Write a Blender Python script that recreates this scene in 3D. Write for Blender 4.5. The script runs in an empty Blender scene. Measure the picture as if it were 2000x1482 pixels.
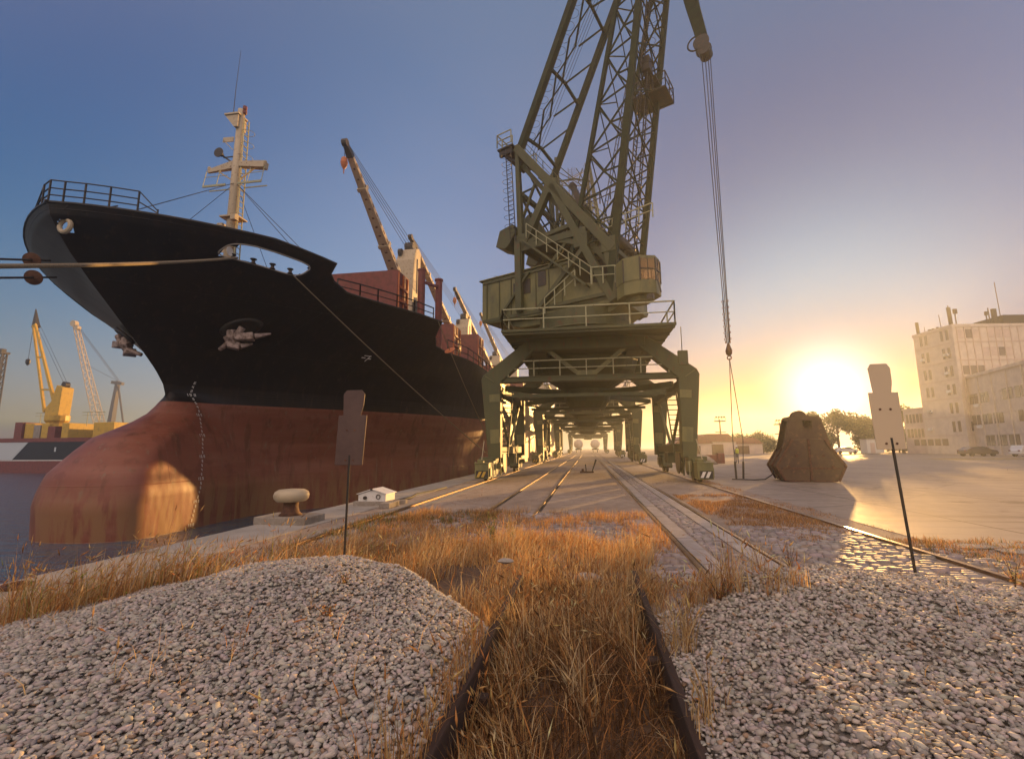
import bpy, math, random
import numpy as np
from mathutils import Vector, Matrix, noise as mnoise
random.seed(7); RNG=np.random.default_rng(7)
C=bpy.context.scene
# ---------------------------------------------------------------- camera
F=920.;pitch=math.atan(134/F);yaw=math.atan(147/math.hypot(F,134));roll=math.radians(.4)
cam=bpy.data.cameras.new('camera');cam.sensor_width=36;cam.lens=F/2000*36;cam.clip_start=.05;cam.clip_end=6000
co=bpy.data.objects.new('camera',cam);C.collection.objects.link(co);C.camera=co
fw=Vector((-math.sin(yaw)*math.cos(pitch),math.cos(yaw)*math.cos(pitch),math.sin(pitch)))
rt=Vector((math.cos(yaw),math.sin(yaw),0));up=rt.cross(fw)
rt,up=rt*math.cos(roll)-up*math.sin(roll),up*math.cos(roll)+rt*math.sin(roll)
m=Matrix((rt,up,-fw)).transposed().to_4x4();m.translation=(0,0,1.65);co.matrix_world=m
C.view_settings.view_transform='Standard';C.view_settings.look='None';C.view_settings.gamma=1
C.view_settings.exposure=1.05
C.render.engine='CYCLES';C.cycles.use_denoising=True;C.cycles.max_bounces=6;C.cycles.volume_bounces=1
C.cycles.transparent_max_bounces=8;C.cycles.caustics_reflective=False;C.cycles.caustics_refractive=False
# ---------------------------------------------------------------- sky and sun
BACK=(.86,.60,.42)
SKYW=[(0, 0, (0.0223, 0.0455, 0.0948)), (1.5, 0, (-0.0872, -0.0785, 0.0812)), (1.5, 2, (0.4302, 0.3572, 0.4019)), (20, 2, (0.108, 0.3544, 0.3511)), (3, 0, (0.1462, 0.238, 0.0528)), (10, 0, (0.1688, -0.0799, -0.2067)), (30, 0, (-0.5461, -0.3233, -0.3454)), (0, 2, (0.077, 0.1266, 0.143)), (0, 6, (-0.2204, -0.3108, -0.3909)), (3, 4, (-0.6432, -0.5258, -0.3837)), (10, 3, (-0.3937, -0.2547, -0.3846)), (10, 10, (0.6794, -0.3028, -0.4956)), (30, 4, (0.2047, 0.6027, 0.9329)), (0, 25, (0.1585, 0.3913, 0.4621)), (0, 90, (-0.1547, -0.2752, -0.3118)), (0, 400, (0.8815, 0.8412, 0.8781))]
AZ=math.radians(25.1);EL=math.radians(5.0)
W=bpy.data.worlds.new("World");C.world=W;W.use_nodes=True
nt=W.node_tree;N=nt.nodes;L=nt.links
bg=N['Background'];sky=N.new('ShaderNodeTexSky');sky.sky_type='NISHITA';sky.sun_disc=False
sky.sun_elevation=EL;sky.sun_rotation=AZ;sky.air_density=1.0;sky.dust_density=2.;sky.ozone_density=1.5
def mth(op,a,b=None,clamp=False):
    n=N.new('ShaderNodeMath');n.operation=op;n.use_clamp=clamp
    for i,v in enumerate((a,b)):
        if v is None: continue
        if isinstance(v,(int,float)): n.inputs[i].default_value=v
        else: L.new(v,n.inputs[i])
    return n.outputs[0]
def vmt(op,a,b):
    n=N.new('ShaderNodeVectorMath');n.operation=op
    for i,v in enumerate((a,b)):
        if isinstance(v,tuple): n.inputs[i].default_value=v
        else: L.new(v,n.inputs[i])
    return n
tc=N.new('ShaderNodeTexCoord')
sdir=(math.sin(AZ)*math.cos(EL),math.cos(AZ)*math.cos(EL),math.sin(EL))
dt=mth('MAXIMUM',vmt('DOT_PRODUCT',tc.outputs['Generated'],sdir).outputs['Value'],0.)
b=vmt('MULTIPLY',sky.outputs[0],(.0004,.0004,.0004)).outputs[0]
sz=N.new('ShaderNodeSeparateXYZ');L.new(tc.outputs['Generated'],sz.inputs[0])
flat=mth('SUBTRACT',1.,mth('ABSOLUTE',sz.outputs[2]),True)
def add_glow(fac,col):
    global b
    cx=N.new('ShaderNodeCombineXYZ')
    for i in range(3):
        if isinstance(fac,(int,float)): cx.inputs[i].default_value=fac*col[i]
        else: L.new(mth('MULTIPLY',fac,col[i]),cx.inputs[i])
    b=vmt('ADD',b,cx.outputs[0]).outputs[0]
for pz,pd,col in SKYW:
    f=mth('POWER',flat,float(pz)) if pz else None;g_=mth('POWER',dt,float(pd)) if pd else None
    add_glow(1.0 if (f is None and g_ is None) else f if g_ is None else g_ if f is None else mth('MULTIPLY',f,g_),col)
# warm glow added to the unseen sky overhead and behind as fill light
bk_=mth('MAXIMUM',vmt('DOT_PRODUCT',tc.outputs['Generated'],(-.10,-.62,.78)).outputs['Value'],0.)
add_glow(mth('POWER',bk_,2.6),BACK)
b=vmt('MAXIMUM',b,(.01,.012,.015)).outputs[0]
b=vmt('MULTIPLY',b,(10,10,10)).outputs[0]
L.new(b,bg.inputs[0]);bg.inputs[1].default_value=.1
sun=bpy.data.lights.new('sun','SUN');sun.energy=5.0;sun.angle=math.radians(.6);sun.color=(1,.53,.16)
so=bpy.data.objects.new('sun',sun);C.collection.objects.link(so)
so.rotation_euler=Vector(sdir).to_track_quat('Z','Y').to_euler()

# ---------------------------------------------------------------- materials
def mat(name,col,rough=.6,metal=0,col2=None,scale=3.,thr=(.4,.65),bump=0.,bscale=30.,col3=None,s3=1.,thr3=(.55,.7),stretch=(1,1,1),spec=.5,coat=0):
    m=bpy.data.materials.new(name);m.use_nodes=True;t=m.node_tree;p=t.nodes['Principled BSDF'];l=t.links
    p.inputs['Roughness'].default_value=rough;p.inputs['Metallic'].default_value=metal
    p.inputs['Specular IOR Level'].default_value=spec;p.inputs['Coat Weight'].default_value=coat
    tcn=t.nodes.new('ShaderNodeTexCoord');mp=t.nodes.new('ShaderNodeMapping');mp.inputs['Scale'].default_value=stretch
    l.new(tcn.outputs['Object'],mp.inputs[0])
    cur=None
    def layer(cur,c2,sc,th):
        nz=t.nodes.new('ShaderNodeTexNoise');nz.inputs['Scale'].default_value=sc;nz.inputs['Detail'].default_value=6;nz.inputs['Roughness'].default_value=.65
        l.new(mp.outputs[0],nz.inputs[0])
        r=t.nodes.new('ShaderNodeMapRange');r.inputs[1].default_value=th[0];r.inputs[2].default_value=th[1];l.new(nz.outputs[0],r.inputs[0])
        mx=t.nodes.new('ShaderNodeMix');mx.data_type='RGBA';l.new(r.outputs[0],mx.inputs[0])
        if cur is None: mx.inputs[6].default_value=(*col,1)
        else: l.new(cur,mx.inputs[6])
        mx.inputs[7].default_value=(*c2,1)
        return mx.outputs[2]
    if col2: cur=layer(cur,col2,scale,thr)
    if col3: cur=layer(cur,col3,s3,thr3)
    if cur is None: p.inputs['Base Color'].default_value=(*col,1)
    else: l.new(cur,p.inputs['Base Color'])
    if bump:
        nz=t.nodes.new('ShaderNodeTexNoise');nz.inputs['Scale'].default_value=bscale;nz.inputs['Detail'].default_value=5
        l.new(mp.outputs[0],nz.inputs[0])
        bp=t.nodes.new('ShaderNodeBump');bp.inputs['Strength'].default_value=bump;bp.inputs['Distance'].default_value=.03
        l.new(nz.outputs[0],bp.inputs['Height']);l.new(bp.outputs[0],p.inputs['Normal'])
    return m
M={}
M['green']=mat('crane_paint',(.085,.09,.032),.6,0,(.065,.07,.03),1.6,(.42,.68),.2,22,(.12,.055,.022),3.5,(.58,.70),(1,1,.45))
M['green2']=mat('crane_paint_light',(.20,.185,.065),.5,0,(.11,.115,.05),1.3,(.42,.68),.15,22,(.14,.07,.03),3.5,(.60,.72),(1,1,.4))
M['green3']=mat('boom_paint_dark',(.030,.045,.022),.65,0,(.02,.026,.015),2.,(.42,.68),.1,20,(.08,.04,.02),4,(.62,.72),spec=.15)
M['rail_paint']=mat('handrail_paint',(.38,.38,.22),.5,0,(.2,.12,.06),9,(.55,.7))
M['dark']=mat('dark_steel',(.035,.032,.028),.5,.2,(.07,.04,.025),6,(.5,.7),.1)
M['rust']=mat('rusty_steel',(.16,.07,.035),.75,.1,(.07,.03,.018),8,(.4,.65),.3,40)
M['redpaint']=mat('oxide_paint',(.22,.06,.045),.6,0,(.13,.045,.03),2.5,(.45,.7),.1,15,(.09,.04,.03),9,(.62,.72))
M['cream']=mat('cream_paint',(.50,.41,.27),.5,0,(.33,.23,.13),3,(.55,.75),.08,20,(.16,.07,.035),5,(.60,.66))
M['white']=mat('white_paint',(.75,.73,.68),.5,0,(.5,.45,.38),6,(.55,.75))
M['grabpaint']=mat('grab_paint',(.12,.07,.035),.6,.1,(.09,.05,.03),2,(.4,.65),.2,20,(.22,.11,.05),5,(.58,.7))  # warm brown also stands in for golden glare over the grab
M['yellow']=mat('yellow_paint',(.62,.40,.05),.5,0,(.4,.25,.05),2,(.5,.75))
M['black']=mat('black_rubber',(.02,.02,.02),.7)
M['rope']=mat('mooring_rope',(.30,.24,.15),.9,0,(.18,.14,.09),40,(.4,.6))
M['wire']=mat('wire_rope',(.05,.045,.05),.5,.6)
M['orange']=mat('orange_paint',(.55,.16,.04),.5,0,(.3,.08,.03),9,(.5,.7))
M['concrete']=mat('concrete',(.40,.36,.31),.85,0,(.28,.25,.21),1.3,(.35,.7),.4,25,(.17,.14,.11),.5,(.55,.75))
M['concrete2']=mat('old_concrete',(.33,.29,.24),.85,0,(.22,.18,.14),2.5,(.35,.7),.5,20,(.45,.41,.35),6,(.55,.75))
M['wood']=mat('rusty_board',(.055,.03,.02),.85,0,(.03,.018,.012),5,(.4,.65),.5,30,(.11,.06,.035),12,(.6,.7),(1,.15,1))
M['railsteel']=mat('rail_steel',(.34,.22,.13),.32,.9,(.2,.1,.06),9,(.5,.7))
M['anchor']=mat('galvanised_anchor',(.55,.42,.36),.6,.2,(.2,.13,.10),6,(.45,.65),.3,15)
M['facade']=mat('facade_render',(.72,.62,.52),.85,0,(.58,.49,.41),.8,(.4,.7),.1,8)
M['facade2']=mat('facade_render_pink',(.66,.53,.45),.85,0,(.52,.42,.36),.7,(.4,.7),.1,8)
M['signplate']=mat('dull_sign_plate',(.115,.07,.06),.5,.2,(.085,.05,.045),4,(.4,.7))
M['skin']=mat('skin',(.35,.2,.14),.6)
M['cloth']=mat('work_trousers',(.05,.06,.10),.9)
M['hivis']=mat('hi_vis_vest',(.6,.65,.08),.8)
M['carwhite']=mat('car_paint_white',(.7,.7,.7),.25,coat=.5)
M['cardark']=mat('car_paint_dark',(.09,.07,.07),.25,coat=.5)
M['glass']=mat('dark_glass',(.06,.06,.065),.08,spec=.8)
M['winglass']=mat('building_window_glass',(.20,.15,.12),.15,spec=.8)
M['bark']=mat('bark',(.10,.07,.045),.9)
M['ash']=mat('asphalt_patch',(.05,.05,.05),.9)
def glass():
    m=bpy.data.materials.new('cab_glass');m.use_nodes=True;t=m.node_tree;l=t.links
    p=t.nodes['Principled BSDF'];p.inputs['Base Color'].default_value=(.75,.6,.4,1);p.inputs['Roughness'].default_value=.25
    tr=t.nodes.new('ShaderNodeBsdfTransparent');tr.inputs[0].default_value=(.85,.75,.6,1)
    tl=t.nodes.new('ShaderNodeBsdfTranslucent');tl.inputs[0].default_value=(.6,.5,.35,1)
    m1=t.nodes.new('ShaderNodeMixShader');m1.inputs[0].default_value=.07;l.new(tr.outputs[0],m1.inputs[1]);l.new(tl.outputs[0],m1.inputs[2])
    m2=t.nodes.new('ShaderNodeMixShader');m2.inputs[0].default_value=.18;l.new(m1.outputs[0],m2.inputs[1]);l.new(p.outputs[0],m2.inputs[2])
    l.new(m2.outputs[0],t.nodes['Material Output'].inputs[0]);return m
M['cabglass']=glass()
def plant_mat(name,gain=1.,tl=.5):
    m=bpy.data.materials.new(name);m.use_nodes=True;t=m.node_tree;l=t.links
    at=t.nodes.new('ShaderNodeAttribute');at.attribute_name='tint'
    d=t.nodes.new('ShaderNodeBsdfDiffuse');tr=t.nodes.new('ShaderNodeBsdfTranslucent')
    l.new(at.outputs[0],d.inputs[0]);l.new(at.outputs[0],tr.inputs[0])
    mx=t.nodes.new('ShaderNodeMixShader');mx.inputs[0].default_value=tl
    l.new(d.outputs[0],mx.inputs[1]);l.new(tr.outputs[0],mx.inputs[2])
    l.new(mx.outputs[0],t.nodes['Material Output'].inputs[0]);return m
M['grass']=plant_mat('dry_grass');M['leaf']=plant_mat('tree_leaves',tl=.3)
def stone_mat():
    m=bpy.data.materials.new('gravel_stone');m.use_nodes=True;t=m.node_tree;l=t.links
    p=t.nodes['Principled BSDF'];p.inputs['Roughness'].default_value=.75
    at=t.nodes.new('ShaderNodeAttribute');at.attribute_name='tint';l.new(at.outputs[0],p.inputs['Base Color'])
    nz=t.nodes.new('ShaderNodeTexNoise');nz.inputs['Scale'].default_value=60
    bp=t.nodes.new('ShaderNodeBump');bp.inputs['Strength'].default_value=.3;bp.inputs['Distance'].default_value=.01
    l.new(nz.outputs[0],bp.inputs['Height']);l.new(bp.outputs[0],p.inputs['Normal']);return m
M['stone']=stone_mat()

# ---------------------------------------------------------------- mesh helpers
def tag(o,label=None,cat=None,group=None,kind=None):
    if label: o['label']=label
    if cat: o['category']=cat
    if group: o['group']=group
    if kind: o['kind']=kind
    return o
def empty(name,loc=(0,0,0),label=None,cat=None,group=None,rz=0):
    o=bpy.data.objects.new(name,None);C.collection.objects.link(o);o.location=loc;o.rotation_euler=(0,0,rz);o.empty_display_size=.2
    return tag(o,label,cat,group)
def link(name,me,mat_,parent=None,loc=(0,0,0),rz=0):
    o=bpy.data.objects.new(name,me);C.collection.objects.link(o)
    if mat_ is not None:
        for q in (mat_ if isinstance(mat_,list) else [mat_]): me.materials.append(q)
    o.location=loc;o.rotation_euler=(0,0,rz)
    if parent is not None: o.parent=parent
    return o
SPLIT={'bolt_head','seam_plate','draught_mark','cabin_frame','boom_platform','stair_railing','hoist_winch','shell_rib','yard_catwalk','deck_railing','access_plate','diagonal_band','fairlead_rollers','mooring_bitts','mast_brackets','air_conditioner','floodlight','wheelset','ventilator_rails','roof_aerials','panel_aerial','mast_group','tail_light','hatch_coaming','concrete_base','lever_arms','hinge_fittings'}
class MB:
    gap=.06
    def __init__(s): s.v=[];s.f=[];s.off=[]
    def add(s,vs,fs):
        n=len(s.v);s.off.append(n);s.v+=[tuple(v) for v in vs];s.f+=[tuple(n+i for i in f) for f in fs];return s
    def box(s,x0,x1,y0,y1,z0,z1):
        return s.add([(x0,y0,z0),(x1,y0,z0),(x1,y1,z0),(x0,y1,z0),(x0,y0,z1),(x1,y0,z1),(x1,y1,z1),(x0,y1,z1)],
            [(3,2,1,0),(4,5,6,7),(0,1,5,4),(1,2,6,5),(2,3,7,6),(3,0,4,7)])
    def bar(s,p,q,w,h=None,w2=None,upv=(0,0,1)):
        p=Vector(p);q=Vector(q);h=h or w;d=(q-p).normalized();u=Vector(upv)
        if abs(d.dot(u))>.97:u=Vector((0,1,0))
        a=d.cross(u).normalized();b=a.cross(d);k=(w2/w) if w2 else 1
        vs=[]
        for c,t in ((p,1),(q,k)):
            for i,j in ((-1,-1),(1,-1),(1,1),(-1,1)): vs.append(c+a*(i*w/2*t)+b*(j*h/2*t))
        return s.add(vs,[(3,2,1,0),(4,5,6,7),(0,1,5,4),(1,2,6,5),(2,3,7,6),(3,0,4,7)])
    def tube(s,pts,r,n=8,caps=True,r2=None):
        pts=[Vector(p) for p in pts];rings=[];a=None
        for i,p in enumerate(pts):
            d=(pts[min(i+1,len(pts)-1)]-pts[max(i-1,0)]).normalized()
            if a is None:
                u=Vector((0,0,1)) if abs(d.z)<.9 else Vector((0,1,0));a=d.cross(u).normalized()
            else: a=(a-d*a.dot(d)).normalized()
            b=d.cross(a);rr=r if r2 is None else r+(r2-r)*i/(len(pts)-1)
            rings.append([p+a*math.cos(2*math.pi*k/n)*rr+b*math.sin(2*math.pi*k/n)*rr for k in range(n)])
        vs=[v for R in rings for v in R];fs=[]
        for i in range(len(rings)-1):
            for k in range(n): fs.append((i*n+k,i*n+(k+1)%n,(i+1)*n+(k+1)%n,(i+1)*n+k))
        if caps: fs.append(tuple(range(n))[::-1]);fs.append(tuple((len(rings)-1)*n+k for k in range(n)))
        return s.add(vs,fs)
    def lathe(s,prof,c=(0,0,0),n=20,axis='z'):
        c=Vector(c);vs=[]
        for r,z in prof:
            for k in range(n):
                a=2*math.pi*k/n;x,y=math.cos(a)*r,math.sin(a)*r
                vs.append(c+(Vector((x,y,z)) if axis=='z' else Vector((z,x,y)) if axis=='x' else Vector((y,z,x))))
        fs=[]
        for i in range(len(prof)-1):
            for k in range(n): fs.append((i*n+k,i*n+(k+1)%n,(i+1)*n+(k+1)%n,(i+1)*n+k))
        fs.append(tuple(range(n))[::-1]);fs.append(tuple((len(prof)-1)*n+k for k in range(n)))
        return s.add(vs,fs)
    def prism(s,prof,y0,y1,plane='xz'):
        n=len(prof)
        if plane=='xz': vs=[(x,y0,z) for x,z in prof]+[(x,y1,z) for x,z in prof]
        elif plane=='yz': vs=[(y0,x,z) for x,z in prof]+[(y1,x,z) for x,z in prof]
        else: vs=[(x,z,y0) for x,z in prof]+[(x,z,y1) for x,z in prof]
        fs=[tuple(range(n)),tuple(range(n,2*n))[::-1]]+[(i,i+n,(i+1)%n+n,(i+1)%n) for i in range(n)]
        return s.add(vs,fs)
    def ring(s,c,R,r,n=20,k=6,axis='z'):
        c=Vector(c);vs=[];fs=[]
        for i in range(n):
            a=2*math.pi*i/n
            for j in range(k):
                b=2*math.pi*j/k;x=(R+r*math.cos(b))*math.cos(a);y=(R+r*math.cos(b))*math.sin(a);z=r*math.sin(b)
                vs.append(c+(Vector((x,y,z)) if axis=='z' else Vector((z,x,y)) if axis=='x' else Vector((y,z,x))))
        for i in range(n):
            for j in range(k): fs.append((i*k+j,((i+1)%n)*k+j,((i+1)%n)*k+(j+1)%k,i*k+(j+1)%k))
        return s.add(vs,fs)
    def ladder(s,p,q,side,w=.45,step=.3,r=.025):
        p=Vector(p);q=Vector(q);sd=Vector(side).normalized()*w/2
        s.bar(p-sd,q-sd,r*2);s.bar(p+sd,q+sd,r*2)
        n=int((q-p).length/step)
        for i in range(1,n): c=p.lerp(q,i/n);s.bar(c-sd,c+sd,r*1.4)
        return s
    def railing(s,pts,h=1.0,post=1.6,r=.028,mid=(.5,)):
        pts=[Vector(p) for p in pts];z=Vector((0,0,h))
        for a,b in zip(pts,pts[1:]):
            s.bar(a+z,b+z,r*2)
            for mm in mid: s.bar(a+z*mm,b+z*mm,r*1.5)
            n=max(1,round((b-a).length/post))
            for i in range(n+1): c=a.lerp(b,i/n);s.bar(c,c+z,r*2)
        return s
    def clusters(s):
        B=[];n=len(s.off)
        for i,o in enumerate(s.off):
            e=s.off[i+1] if i+1<n else len(s.v);P=np.array([tuple(v) for v in s.v[o:e]]);B.append((P.min(0)-s.gap,P.max(0)+s.gap,o,e))
        par=list(range(n))
        def fd(i):
            while par[i]!=i:i=par[i]
            return i
        for i in range(n):
            for j in range(i):
                if (B[i][0]<=B[j][1]).all() and (B[j][0]<=B[i][1]).all(): par[fd(i)]=fd(j)
        G={}
        for i in range(n): G.setdefault(fd(i),[]).append(i)
        out=[]
        for g in G.values():
            m=MB();mp={}
            for i in g:
                o,e=B[i][2],B[i][3];m.off.append(len(m.v))
                for k in range(o,e): mp[k]=len(m.v);m.v.append(s.v[k])
            m.f=[tuple(mp[k] for k in f) for f in s.f if f[0] in mp];out.append(m)
        return out
    def build(s,name,mat_,parent=None,loc=(0,0,0),rz=0,smooth=False,bevel=0,_one=False):
        if name in SPLIT and not _one:
            return [c.build(name,mat_,parent,loc,rz,smooth,bevel,True) for c in s.clusters()][0]
        me=bpy.data.meshes.new(name);me.from_pydata(s.v,[],s.f);me.validate();me.update()
        import bmesh as _b
        bm=_b.new();bm.from_mesh(me);_b.ops.recalc_face_normals(bm,faces=bm.faces);bm.to_mesh(me);bm.free()
        if smooth:
            for p in me.polygons:p.use_smooth=True
        o=link(name,me,mat_,parent,loc,rz)
        if bevel:
            bv=o.modifiers.new('bevel','BEVEL');bv.width=bevel;bv.segments=2;bv.limit_method='ANGLE'
        return o
def np_mesh(name,V,Fc,mat_,tint=None,smooth=False,parent=None,nside=None):
    """V (n,3), Fc list of arrays (m,k); tint (n,3)"""
    me=bpy.data.meshes.new(name);me.vertices.add(len(V));me.vertices.foreach_set('co',np.ascontiguousarray(V,dtype=np.float32).ravel())
    loops=np.concatenate([f.ravel() for f in Fc]);sizes=np.concatenate([np.full(len(f),f.shape[1]) for f in Fc])
    me.loops.add(len(loops));me.loops.foreach_set('vertex_index',loops.astype(np.int32))
    me.polygons.add(len(sizes));st=np.concatenate([[0],np.cumsum(sizes)[:-1]])
    me.polygons.foreach_set('loop_start',st.astype(np.int32))
    if smooth: me.polygons.foreach_set('use_smooth',np.ones(len(sizes),dtype=bool))
    me.update(calc_edges=True)
    if tint is not None:
        at=me.attributes.new('tint','FLOAT_COLOR','POINT')
        at.data.foreach_set('color',np.concatenate([tint,np.ones((len(tint),1))],1).astype(np.float32).ravel())
    me.validate()
    return link(name,me,mat_,parent)
def copy_tree(o,parent=None):
    c=o.copy();C.collection.objects.link(c);c.parent=parent
    for ch in [x for x in bpy.data.objects if x.parent==o]: copy_tree(ch,c)
    return c
def interp(x,t): return np.interp(x,[a for a,b in t],[b for a,b in t])
def catenary(p,q,sag,n=14):
    p=Vector(p);q=Vector(q);return [p.lerp(q,i/n)-Vector((0,0,4*sag*(i/n)*(1-i/n))) for i in range(n+1)]
# ---------------------------------------------------------------- setting
def nodemat(name,build):
    m=bpy.data.materials.new(name);m.use_nodes=True;t=m.node_tree;build(t,t.nodes,t.links,t.nodes['Principled BSDF']);return m
def _noise(t,l,vec,sc,lo,hi,det=6):
    nz=t.nodes.new('ShaderNodeTexNoise');nz.inputs['Scale'].default_value=sc;nz.inputs['Detail'].default_value=det;nz.inputs['Roughness'].default_value=.62
    l.new(vec,nz.inputs[0]);r=t.nodes.new('ShaderNodeMapRange');r.inputs[1].default_value=lo;r.inputs[2].default_value=hi;l.new(nz.outputs[0],r.inputs[0]);return r.outputs[0],nz.outputs[0]
def _mix(t,l,f,a,b):
    mx=t.nodes.new('ShaderNodeMix');mx.data_type='RGBA'
    if isinstance(f,float): mx.inputs[0].default_value=f
    else: l.new(f,mx.inputs[0])
    for i,v in ((6,a),(7,b)):
        if isinstance(v,tuple): mx.inputs[i].default_value=(*v,1)
        else: l.new(v,mx.inputs[i])
    return mx.outputs[2]
def _bump(t,l,p,h,st,dist,prev=None):
    bp=t.nodes.new('ShaderNodeBump');bp.inputs['Strength'].default_value=st;bp.inputs['Distance'].default_value=dist;l.new(h,bp.inputs['Height'])
    if prev is not None: l.new(prev,bp.inputs['Normal'])
    l.new(bp.outputs[0],p.inputs['Normal']);return bp.outputs[0]
def g_ground(t,n,l,p):
    tc=n.new('ShaderNodeTexCoord').outputs['Object']
    f1,_=_noise(t,l,tc,.35,.42,.62);f2,_=_noise(t,l,tc,3.,.45,.7);f3,h3=_noise(t,l,tc,28,.35,.75)
    c=_mix(t,l,f1,(.36,.28,.22),(.28,.20,.14));c=_mix(t,l,f2,c,(.22,.16,.12))
    v=n.new('ShaderNodeTexVoronoi');v.inputs['Scale'].default_value=22;l.new(tc,v.inputs[0])
    r=n.new('ShaderNodeMapRange');r.inputs[1].default_value=0;r.inputs[2].default_value=.5;r.inputs[3].default_value=.7;r.inputs[4].default_value=0.;l.new(v.outputs['Distance'],r.inputs[0])
    c=_mix(t,l,r.outputs[0],c,(.40,.35,.29));l.new(c,p.inputs['Base Color']);p.inputs['Roughness'].default_value=.85
    b_=_bump(t,l,p,v.outputs['Distance'],-.6,.03);_bump(t,l,p,h3,.5,.04,b_)
M['ground']=nodemat('dusty_ground',g_ground)
def g_apron(t,n,l,p):
    tc=n.new('ShaderNodeTexCoord').outputs['Object']
    f1,_=_noise(t,l,tc,.16,.4,.62);f2,h2=_noise(t,l,tc,2.2,.45,.7);f4,h4=_noise(t,l,tc,45,.4,.8)
    c=_mix(t,l,f1,(.29,.235,.19),(.21,.165,.13));c=_mix(t,l,f2,c,(.34,.28,.235))
    f5,_=_noise(t,l,tc,.6,.60,.66);c=_mix(t,l,f5,c,(.13,.10,.08))
    mp=n.new('ShaderNodeMapping');mp.inputs['Scale'].default_value=(.06,1.6,1);mp.inputs['Rotation'].default_value=(0,0,.12);l.new(tc,mp.inputs[0])
    f6,_=_noise(t,l,mp.outputs[0],1.2,.55,.72);c=_mix(t,l,f6,c,(.17,.13,.10))
    vc=n.new('ShaderNodeTexVoronoi');vc.feature='DISTANCE_TO_EDGE';vc.inputs['Scale'].default_value=.17;l.new(tc,vc.inputs[0])
    rc=n.new('ShaderNodeMapRange');rc.inputs[1].default_value=.004;rc.inputs[2].default_value=.0;l.new(vc.outputs['Distance'],rc.inputs[0]);c=_mix(t,l,rc.outputs[0],c,(.08,.06,.045))
    bk=n.new('ShaderNodeTexBrick');bk.offset=0;bk.inputs['Scale'].default_value=.25;bk.inputs['Mortar Size'].default_value=.008;bk.inputs['Brick Width'].default_value=1.;bk.inputs['Row Height'].default_value=1.
    bk.inputs['Color1'].default_value=(0,0,0,1);bk.inputs['Color2'].default_value=(0,0,0,1);bk.inputs['Mortar'].default_value=(1,1,1,1);l.new(tc,bk.inputs[0])
    c=_mix(t,l,bk.outputs[0],c,(.10,.075,.05));l.new(c,p.inputs['Base Color'])
    r=n.new('ShaderNodeMapRange');r.inputs[3].default_value=.52;r.inputs[4].default_value=.8;l.new(h2,r.inputs[0]);l.new(r.outputs[0],p.inputs['Roughness'])
    _bump(t,l,p,h4,.25,.01)
M['apron']=nodemat('worn_concrete_apron',g_apron)
def g_water(t,n,l,p):
    tc=n.new('ShaderNodeTexCoord').outputs['Object']
    p.inputs['Base Color'].default_value=(.05,.09,.14,1);p.inputs['Roughness'].default_value=.06;p.inputs['IOR'].default_value=1.33
    mp=n.new('ShaderNodeMapping');mp.inputs['Scale'].default_value=(1,1.6,1);mp.inputs['Rotation'].default_value=(0,0,.5);l.new(tc,mp.inputs[0])
    _,h1=_noise(t,l,mp.outputs[0],1.1,0,1,4);_,h2=_noise(t,l,mp.outputs[0],5.,0,1,3)
    b_=_bump(t,l,p,h1,.6,.4);_bump(t,l,p,h2,.5,.08,b_)
M['water']=nodemat('harbour_water',g_water)
def g_sett(t,n,l,p):
    tc=n.new('ShaderNodeTexCoord').outputs['Object'];at=n.new('ShaderNodeAttribute');at.attribute_name='tint'
    l.new(at.outputs[0],p.inputs['Base Color']);p.inputs['Roughness'].default_value=.6
    _,h=_noise(t,l,tc,35,0,1);_bump(t,l,p,h,.35,.01)
M['sett']=nodemat('granite_setts',g_sett)

def struct(o,kind='structure'): o['kind']=kind;return o
QX=-7.2
struct(MB().box(QX,700,-60,700,-7,0).build('ground',[M['ground']]))
struct(MB().box(-700,700.5,-60.5,700.5,-8,-1.8).build('water',M['water']))
# quay cap: lighter concrete strip with groove
cap=MB()
y=-20.
while y<160:
    cap.box(QX-.12,-5.95,y,y+2.96,-.5,.012+random.uniform(0,.006));y+=3.
struct(cap.build('quay_edge_paving',M['concrete']))
struct(MB().box(-5.5,-4.65,6.5,160,-.1,.008).build('rail_beam_paving',M['concrete2']))
struct(MB().add([(5.75,9.1,.006),(60,8.2,.006),(300,9,.006),(300,420,.006),(5.75,420,.006)],[(0,1,2,3,4)]).build('apron',M['apron']))
struct(MB().add([(40,62,.010),(300,62,.010),(300,68.5,.010),(40,67,.010)],[(0,1,2,3)]).build('verge',mat('dry_verge',(.32,.24,.10),.9,0,(.2,.15,.06),.6,(.4,.6),.6,4)))
# far pier across the water, left
struct(MB().box(-420,-60,205,520,-6,.3).build('far_pier_ground',M['concrete2']))
def g_soil(t,n,l,p):
    tc=n.new('ShaderNodeTexCoord').outputs['Object'];f1,h=_noise(t,l,tc,14,.35,.7);l.new(_mix(t,l,f1,(.085,.055,.035),(.16,.10,.06)),p.inputs['Base Color']);p.inputs['Roughness'].default_value=.95;_bump(t,l,p,h,.8,.05)
M['soil']=nodemat('dry_soil_and_litter',g_soil)
ss=MB();ss.add([(-.74,-2.5,.004),(.47,-2.5,.004),(.47,5.2,.004),(1.1,6.4,.004),(.8,8.0,.004),(-1.2,8.6,.004),(-3.9,8.3,.004),(-4.6,6.6,.004),(-6.1,4.6,.004),(-6.2,2.5,.004),(-5.2,2.4,.004),(-4.2,4.4,.004),(-3.,5.2,.004),(-1.4,4.4,.004),(-.80,4.0,.004)],[tuple(range(15))])
struct(ss.build('soil_strip',M['soil']))
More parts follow.
